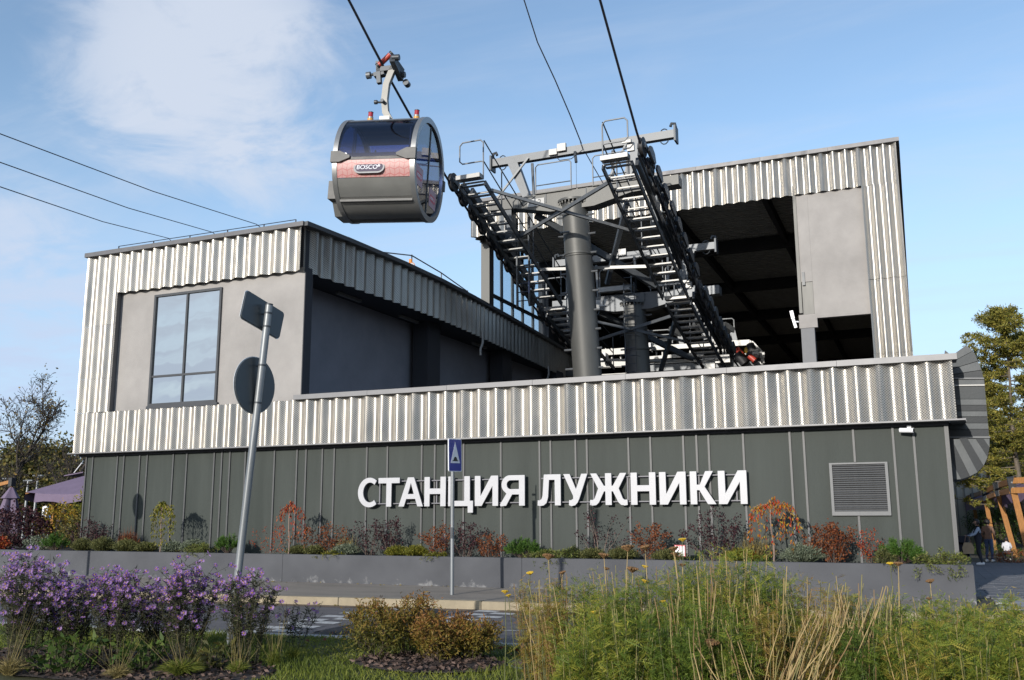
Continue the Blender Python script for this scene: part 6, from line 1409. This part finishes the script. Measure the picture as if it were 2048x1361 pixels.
def aster(px, basey, topy, w, label, nst=30, nfl=150, pale=0, leafn=1500):
    p = fp(px, basey); d = (Vector(p)-CP).dot(FW); h = CZ-(topy-1030)/FPX*d-p[2]; wd = w/FPX*d; t = P0('aster_clump', label, 'flowers', p); segs = []; heads = []; lp = []; ld = []
    for i in range(nst):
        a = U(0, 6.283); r_ = math.sqrt(U(0, 1)); top = np.array([wd/2*r_*math.cos(a), .38*r_*math.sin(a), h*(1-.22*r_*r_)*U(.82, 1.0)]); b_ = np.array([top[0]*.45, top[1]*.4, 0]); k = 7; pr = b_
        for j in range(1, k+1):
            f = j/k; cur = b_*(1-f)+top*f+np.array([top[0]*.18, top[1]*.18, 0])*math.sin(f*3.1)*-.6+rng.normal(size=3)*.008; segs.append((pr, cur, .0055*(1-.5*f), .0055*(1-.5*f)))
            m_ = 6 if j > 2 else 2
            for _ in range(m_): lp.append(pr*(1-U(0, 1))+cur*U(0, 1) if False else pr+(cur-pr)*U(0, 1)); ld.append(np.array([rng.normal(), rng.normal(), U(-.3, .6)]))
            if j >= 3:
                for _ in range(3):
                    e = cur+np.array([rng.normal()*.09, rng.normal()*.09, U(.04, .16)*1.0]); segs.append((cur, e, .003, .0018)); heads.append(e)
                    for _2 in range(3): lp.append(cur+(e-cur)*U(.1, 1)); ld.append(N3(1)[0])
            pr = cur
    segpart('stems', *treeparts(segs), m_stemd, t); lp = np.array(lp); ld = np.array(ld); part('foliage', [leaves(lp, ld, U(.03, .075, len(lp)), .013)], L_aster, t)
    H = np.array(heads); hz = H[:, 2]+rng.normal(size=len(H))*.12*h; H = H[np.argsort(-H[:, 2]-rng.normal(size=len(H))*.26*h)][:nfl]; view = np.array([-p[0], -p[1], .6]); 
    near = np.argsort((H*view[None]).sum(1)*-1)
    for c, i in enumerate(near):
        nrm = unit(np.array([-p[0], -p[1], 0])/np.hypot(p[0], p[1])*U(.5, 1.3)+np.array([0, 0, .6])+rng.normal(size=3)*.35); qt = Vector(nrm).to_track_quat('Z', 'X')
        me = FLW[2] if rng.random() < pale else FLW[int(rng.integers(0, 4))]; o = bpy.data.objects.new('aster_flower', me); col.objects.link(o); o.parent = t; o.location = H[i]; o.rotation_mode = 'QUATERNION'; o.rotation_quaternion = qt; s_ = U(.9, 1.3); o.scale = (s_, s_, s_)
    return t
AL = 'clump of violet asters '
aster(40, 1338, 1118, 150, AL+'at the far left, tallest with palest flowers', 40, 230, .75)
aster(135, 1330, 1160, 120, AL+'second from the left edge', 32, 190, .4)
aster(232, 1336, 1146, 130, AL+'third from the left edge', 34, 210, .1)
aster(310, 1328, 1178, 80, AL+'half hidden between two taller clumps', 20, 110, .4)
aster(372, 1336, 1130, 120, AL+'in front of the road, left of the leaning post', 34, 200, .1)
aster(488, 1332, 1150, 120, AL+'in front of the foot of the leaning sign post', 30, 110, .05)
aster(588, 1300, 1218, 60, 'thin aster with few violet flowers at the end of the left bed', 5, 12, 0)
# leafy plants and fountain grasses under the asters
def leafy(px, basey, topy, w, label, n=160, mat=L_green, lsz=.13):
    p = fp(px, basey); d = (Vector(p)-CP).dot(FW); h = CZ-(topy-1030)/FPX*d-p[2]; wd = w/FPX*d; t = P0('leafy_plant', label, 'plant', p); P = np.stack([U(-.5, .5, n)*wd, U(-.25, .25, n), U(.0, 1, n)*h], 1); segs = [(np.array([q[0]*.5, q[1]*.5, 0]), q, .004, .003) for q in P[:40]]
    segpart('stems', *treeparts(segs), m_stem, t); D = np.stack([P[:, 0]*1.2, P[:, 1]*2-.4, U(-.2, .5, n)], 1)+N3(n, .3); part('foliage', [leaves(P, D, U(.6, 1.2, n)*lsz, lsz*.36, 0, .8, .3)], mat, t); return t
leafy(130, 1345, 1276, 110, 'leafy dark green plant between the first aster clumps'); leafy(285, 1342, 1285, 70, 'leafy green plant in front of the middle asters', 110); leafy(420, 1340, 1290, 60, 'leafy plant with reddish leaves under the right asters', 90, L_aut2)
def fount(px, basey, topy, w, label, n=420, mat=L_grass, dry=0):
    p = fp(px, basey); d = (Vector(p)-CP).dot(FW); h = CZ-(topy-1030)/FPX*d-p[2]; wd = w/FPX*d; t = P0('grass_tuft', label, 'grass', p); a = U(0, 6.283, n); r_ = np.sqrt(U(0, 1, n)); T = np.stack([wd/2*r_*np.cos(a), wd/2*r_*np.sin(a), h*(1.05-.75*r_**2)*U(.6, 1, n)], 1); P = np.stack([rng.normal(size=n)*.03, rng.normal(size=n)*.03, np.zeros(n)], 1)
    part('blades', [blades(P, T, .006, .14, .2, 1)], mat, t)
    if dry:
        k = dry; a = U(0, 6.283, k); T = np.stack([rng.normal(size=k)*wd*.42, rng.normal(size=k)*.2, h*U(1.6, 3.2, k)], 1); part('dry_stalks', [blades(P[:k], T, .0045, .02, 0, 1)], L_dry, t)
    return t
fount(362, 1352, 1308, 120, 'bright green fountain grass tuft at the bottom of the left bed', 520, dry=18)
fount(236, 1356, 1322, 70, 'dry pale grass tuft left of the bright fountain grass', 300, L_dry, 30)
fount(476, 1346, 1312, 64, 'green and straw grass tuft in front of the right aster clump', 300, L_grass, 26)
fount(548, 1332, 1290, 44, 'upright grass tuft at the right end of the left bed', 240, L_grass, 24); fount(585, 1318, 1286, 50, 'soft green grass tuft by the thin aster', 260)
fount(20, 1350, 1300, 90, 'pale dry grass behind the first asters', 260, L_dry, 24)
# ------------------------------------------------------------------ spireas
def spirea(px, basey, topy, w, label, lo=0., hi=1., n=22):
    p = fp(px, basey); d = (Vector(p)-CP).dot(FW); h = CZ-(topy-1030)/FPX*d-p[2]; wd = w/FPX*d; t = P0('spirea_shrub', label, 'shrub', p); segs, tips = [], []
    for i in range(n):
        a = U(0, 6.283); r_ = math.sqrt(U(0, 1)); L = h*U(.8, 1.08)*(1-.2*r_); grow((.06*math.cos(a), .06*math.sin(a), 0), (wd/2*r_*math.cos(a), .5*wd*r_*math.sin(a)*.8, L), L, .006, 2, segs, tips, 2, 0, .16, .42, 5, .2, .7)
    segpart('stems', *treeparts(segs), m_twig, t); q = np.array([b_ for _, b_, _, _ in segs]); dd = np.array([b_-a for a, b_, _, _ in segs]); m_ = 3600; idx = rng.integers(0, len(q), m_); P = q[idx]+N3(m_, .022); T = np.clip(P[:, 2]/h*(hi-lo)+lo+rng.normal(size=m_)*.18, 0, 1); V, F = leafarr(P, unit(dd[idx])*.4+N3(m_, .6), U(.035, .07, m_), .016, .2)
    part('foliage', [(V, F, np.repeat(T, 4))], L_spi, t); return t
spirea(752, 1318, 1206, 110, 'tall olive spirea shrub at the left of the round mulch bed', .0, .85); spirea(815, 1314, 1200, 90, 'tallest spirea shrub in the middle of the mulch bed', .05, .9); spirea(868, 1326, 1238, 90, 'orange spirea shrub at the front of the mulch bed', .4, .95); spirea(950, 1322, 1246, 90, 'yellow orange spirea shrub at the right of the mulch bed', .25, .85); spirea(905, 1312, 1236, 80, 'rusty spirea shrub between the orange and yellow ones', .4, 1.1)

# ------------------------------------------------------------------ yarrow and dry stalks on the right
m_straw2 = M('straw_brown', (.22, .14, .06), .7, 0, .35, 5, 0, 30, .4, (3, 3, .6)); m_straw3 = M('straw_green', (.24, .21, .08), .7, 0, .35, 5, 0, 30, .4, (3, 3, .6))
def ferns(P, D, L, pairs=8):
    n = len(P); D = unit(D); S = unit(np.cross(D, np.array([[0, 0, 1.]])+N3(n, 1.3))); Nn = np.cross(S, D); Vs, Fs = [], []; L = np.asarray(L)[:, None]; o = 0
    for j in range(pairs):
        f = (j+1.)/(pairs+.6); q = P+D*L*f-np.array([[0, 0, 1]])*L*.25*f*f; ln = L*.20*(math.sin(math.pi*min(1, f*.85+.12)))
        for s_ in (-1, 1):
            d2 = unit(S*s_+D*.55); tp = q+d2*ln; sd_ = D*ln*.14; md = q+d2*ln*.55
            Vs.append(np.stack([q, md+sd_, tp, md-sd_], 1).reshape(-1, 3)); Fs.append(np.arange(4*n).reshape(n, 4)+o); o += 4*n
    r_ = L*.018; e = P+D*L-np.array([[0, 0, 1]])*L*.25; Vs.append(np.stack([P-S*r_, P+S*r_, e+S*r_*.3, e-S*r_*.3], 1).reshape(-1, 3)); Fs.append(np.arange(4*n).reshape(n, 4)+o)
    return np.concatenate(Vs), np.concatenate(Fs)
m_umb = M('yarrow_head_brown', (.20, .11, .045), .95, 0, .3, 40, .8, 90); m_umy = M('yarrow_head_yellow', (.60, .40, .03), .9, 0, .2, 40, .8, 90)
def umbel_me(m):
    bm = bmesh.new(); r_ = random.Random(3)
    for k in range(34):
        a = k*2.4; rr = .050*math.sqrt(k/34.); bmesh.ops.create_icosphere(bm, subdivisions=1, radius=.0105, matrix=Matrix.Translation((rr*math.cos(a), rr*math.sin(a), .008*math.cos(rr*30)+r_.uniform(-.002, .002))))
    bmesh.ops.create_cone(bm, cap_ends=False, segments=10, radius1=.004, radius2=.047, depth=.03, matrix=Matrix.Translation((0, 0, -.02))); me = bpy.data.meshes.new('flower_head'); bm.to_mesh(me); bm.free(); me.materials.append(m); return me
UM = [umbel_me(m_umb), umbel_me(m_umy)]
def dpos(px, d): r_ = ray(px, 1250); k = d; p = CP+r_*k; return np.array([p.x, p.y, 0.02])
def yarrow(px, d, topy, w, label, nst=34, leafn=520, mat=L_yar, lo=0., hi=1., group=None):
    kd0 = mat is L_yar; p = dpos(px, d); h = CZ-(topy-1026)/FPX*d-p[2]; wd = w/FPX*d; t = P0('yarrow_clump', label, 'plant', p, group); segs = []; LP = []; LD = []
    for i in range(nst):
        a = U(0, 6.283); r_ = math.sqrt(U(0, 1)); top = np.array([wd/2*r_*math.cos(a), .4*r_*math.sin(a), h*U(.62, 1.0)]); b_ = top*np.array([.5, .5, 0]); segs.append((b_, (b_+top)/2+rng.normal(size=3)*.02, .005, .004)); segs.append((segs[-1][1], top, .004, .002)); LP.append(b_); LD.append(top-b_)
    LP = np.array(LP); LD = np.array(LD); idx = rng.integers(0, nst, leafn); f = U(0, 1, (leafn, 1))**.62; f[:int(nst*1.5)] = U(.88, 1.03, (min(int(nst*1.5), leafn), 1)); P = LP[idx]+LD[idx]*f; a = U(0, 6.283, leafn); D = np.stack([np.cos(a), np.sin(a), U(-.5, 1.3, leafn)], 1)
    V, F = ferns(P, D, U(.09, .22, leafn)*(1.1-.45*f[:, 0])); pairs = 8; base = np.clip(lo+(hi-lo)*U(0, 1, leafn)**.8, 0, 1); T = np.concatenate([np.repeat(base, 4)]*(pairs*2+1)); segpart('stems', *treeparts(segs[::2]+segs[1::4]), m_stem, t); dr = [(a+N3(1, .05)[0]*np.array([1, 1, 0]), b_+(b_-a)*U(-.15, .1)+N3(1, .03)[0], .005, .0035) for a, b_ in zip(LP[::4 if kd0 else 2], (LP+LD)[::4 if kd0 else 2])]; segpart('dry_stems', *treeparts(dr), (m_straw, m_straw2, m_straw3)[int(px) % 3], t)
    k = leafn*3; idx = rng.integers(0, nst, k); f = U(.1, 1.05, (k, 1)); P2 = LP[idx]+LD[idx]*f+N3(k, .035)
    part('foliage', [(V, F, T), leaves(P2, N3(k)+np.array([[0, 0, .5]]), U(.03, .065, k), .007, lo, hi)], mat, t); return t
YL_ = 'ferny green yarrow clump in the right foreground bed'
spots = [(1075, 9.6, 1150, 95, 1), (1105, 9.0, 1175, 90, 1), (1150, 9.2, 1150, 110, 0), (1195, 8.8, 1165, 100, 0), (1235, 9.2, 1140, 110, 0), (1280, 8.7, 1150, 120, 0), (1330, 9.2, 1135, 110, 0), (1370, 8.6, 1160, 110, 0), (1375, 9.3, 1112, 70, 0), (1410, 9.2, 1108, 90, 0), (1455, 8.8, 1096, 100, 0), (1500, 9.2, 1100, 100, 0), (1530, 9.0, 1118, 90, 0), (1550, 8.7, 1130, 120, 0), (1590, 9.3, 1145, 110, 2), (1640, 8.8, 1160, 120, 2), (1690, 9.2, 1180, 120, 2), (1740, 8.8, 1180, 120, 0), (1790, 9.2, 1190, 130, 0), (1840, 8.7, 1185, 130, 0), (1890, 9.1, 1195, 130, 0), (1940, 8.6, 1200, 130, 0), (1990, 9.0, 1200, 130, 0), (2045, 8.7, 1195, 140, 0), (2095, 9.0, 1195, 130, 0),
         (1400, 8.0, 1200, 90, 0), (1470, 7.9, 1215, 80, 0), (1530, 8.1, 1200, 70, 2), (1650, 8.0, 1225, 90, 2), (1160, 8.0, 1230, 110, 0), (1250, 7.9, 1220, 130, 0), (1345, 7.9, 1235, 120, 0), (1720, 7.9, 1240, 140, 0), (1830, 7.8, 1235, 150, 0), (1940, 7.8, 1235, 150, 0), (2040, 7.8, 1235, 150, 0)]
for i, (px, d, ty, w, kd) in enumerate(spots):
    mt = (L_yar, L_yar2, L_yar2)[kd]; hv = U(.3, 1.0); yarrow(px, d, ty+8, w, (YL_, ('brownish withered yarrow clump at the very left end of the right foreground bed' if px < 1090 else 'brownish withered yarrow clump second from the left end of the right foreground bed'), 'faded yellow yarrow clump among the straw coloured stalks')[kd], 38 if kd == 0 else 26, 900 if kd == 0 else 520, mt, 0, hv if kd == 0 else 1, ('green yarrow clumps of the right bed', 'withered yarrow clumps', 'faded yarrow clumps')[kd])
leafy(1120, 1352, 1322, 90, 'fresh bright green plant at the foot of the left yarrow', 220, L_pine, .07)
# flower heads standing above the leaves
hd = thing('yarrow_flowers', 'tall yarrow stems with flat brown and yellow flower heads above the right bed', 'flowers', (0, 8.5, 0))
for px, py, d, kd, s_ in ((1097, 1112, 9.2, 0, 1.35), (1125, 1145, 9.5, 0, .8), (1060, 1146, 9.6, 1, .85), (1010, 1183, 9.4, 1, .8), (1017, 1191, 9.4, 1, .65), (1208, 1110, 9.3, 0, 1.2), (1255, 1095, 8.8, 0, 1.4), (1290, 1094, 9.0, 0, 1.1), (1347, 1097, 8.9, 0, 1.05), (1350, 1108, 9.0, 0, .9), (1290, 1133, 9.2, 1, .7), (1290, 1162, 9.0, 1, .75), (1213, 1137, 9.3, 0, .7), (1265, 1138, 8.9, 0, 1.3), (1365, 1079, 8.8, 1, .8), (1325, 1203, 8.6, 1, .65), (1187, 1224, 8.6, 1, .6), (1365, 1130, 9.0, 0, .7), (1780, 1127, 9.2, 1, .75), (1796, 1127, 9.1, 0, 1.0), (1860, 1162, 9.0, 0, .9), (1858, 1197, 8.9, 0, .6), (1425, 1285, 7.8, 0, 1.3)):
    q = CP+ray(px, py)*d; o = bpy.data.objects.new('flower_head', UM[kd]); col.objects.link(o); o.parent = hd; o.location = q-hd.location; o.rotation_euler = (U(-.25, .25), U(-.25, .25), U(0, 6)); o.scale = (s_*.85,)*3
    g_ = Vector((q.x+U(-.08, .08), q.y+U(-.05, .1), .0)); MB().tube([g_, g_.lerp(q, .6)+Vector((U(-.03, .03), 0, 0)), q-Vector((0, 0, .03*s_))], [.006, .0045, .0035], 5, False).build('flower_stem', m_stem if kd else m_straw, hd, 60)
# straw coloured cut stalks: every stalk a part of its clump
SM = []
for k in range(3):
    b = MB(); pts = []; rs = []
    for j in range(9):
        pts.append((.012*math.sin(j*.9+k*2)+(.05*k-.04)*(j/8)**3, .012*math.cos(j*.7+k), j/8)); rs.append(.0052*(1-.35*j/8))
    b.tube(pts, rs, 6, True); SM.append(b.mesh('stalk', (m_straw, m_straw2, m_straw3)[k], 60))
def reeds(label, lst, grp=None):
    p = dpos(lst[0][0], lst[0][2]); t = P0('straw_stalks', label, 'stalks', p)
    for px, ty, d, lean, n, sp_ in lst:
        for i in range(n):
            bx_ = dpos(px+U(-sp_, sp_), d+U(-.25, .25)); L = max(.3, (CZ-(ty+abs(U(0, 1))**1.5*70-1026)/FPX*d)); o = bpy.data.objects.new('stalk', SM[int(rng.integers(0, 3))]); col.objects.link(o); o.parent = t; o.location = bx_-p
            ln = lean+rng.normal()*.09; o.rotation_euler = (rng.normal()*.10, ln, U(0, 6.28) if abs(lean) < .05 else rng.normal()*.3); s_ = U(.8, 1.25); o.scale = (s_, s_, L/math.cos(ln))
    return t
reeds('upright straw coloured stalks in the middle of the right bed', [(1345, 1190, 8.0, -.06, 4, 8), (1375, 1140, 8.2, .02, 6, 18), (1425, 1125, 8.3, .08, 8, 22), (1450, 1115, 8.9, .14, 6, 24), (1400, 1230, 7.6, .0, 6, 30), (1480, 1250, 7.7, -.35, 6, 30)])
reeds('upright straw coloured stalks at the right of the leaning bundle', [(1500, 1150, 8.5, .03, 7, 20), (1550, 1140, 8.4, .02, 7, 16), (1600, 1150, 8.5, .0, 5, 16), (1520, 1250, 7.7, -.25, 8, 30)])
reeds('bundle of straw coloured stalks leaning to the right in the right bed', [(1535, 1225, 7.8, .46, 22, 46), (1590, 1205, 8.0, .36, 20, 50), (1650, 1175, 8.3, .2, 16, 40), (1580, 1290, 7.5, .3, 12, 70)])
reeds('thin straw stalks between the green yarrow clumps', [(1720, 1160, 8.3, .06, 14, 34), (1765, 1165, 8.6, .08, 8, 24), (1240, 1150, 8.9, .0, 9, 60), (1120, 1150, 9.0, -.1, 8, 40)])
reeds('dry stalks leaning left out of the withered yarrow', [(1105, 1165, 9.0, -.22, 5, 16), (1085, 1180, 9.1, -.12, 4, 18)])
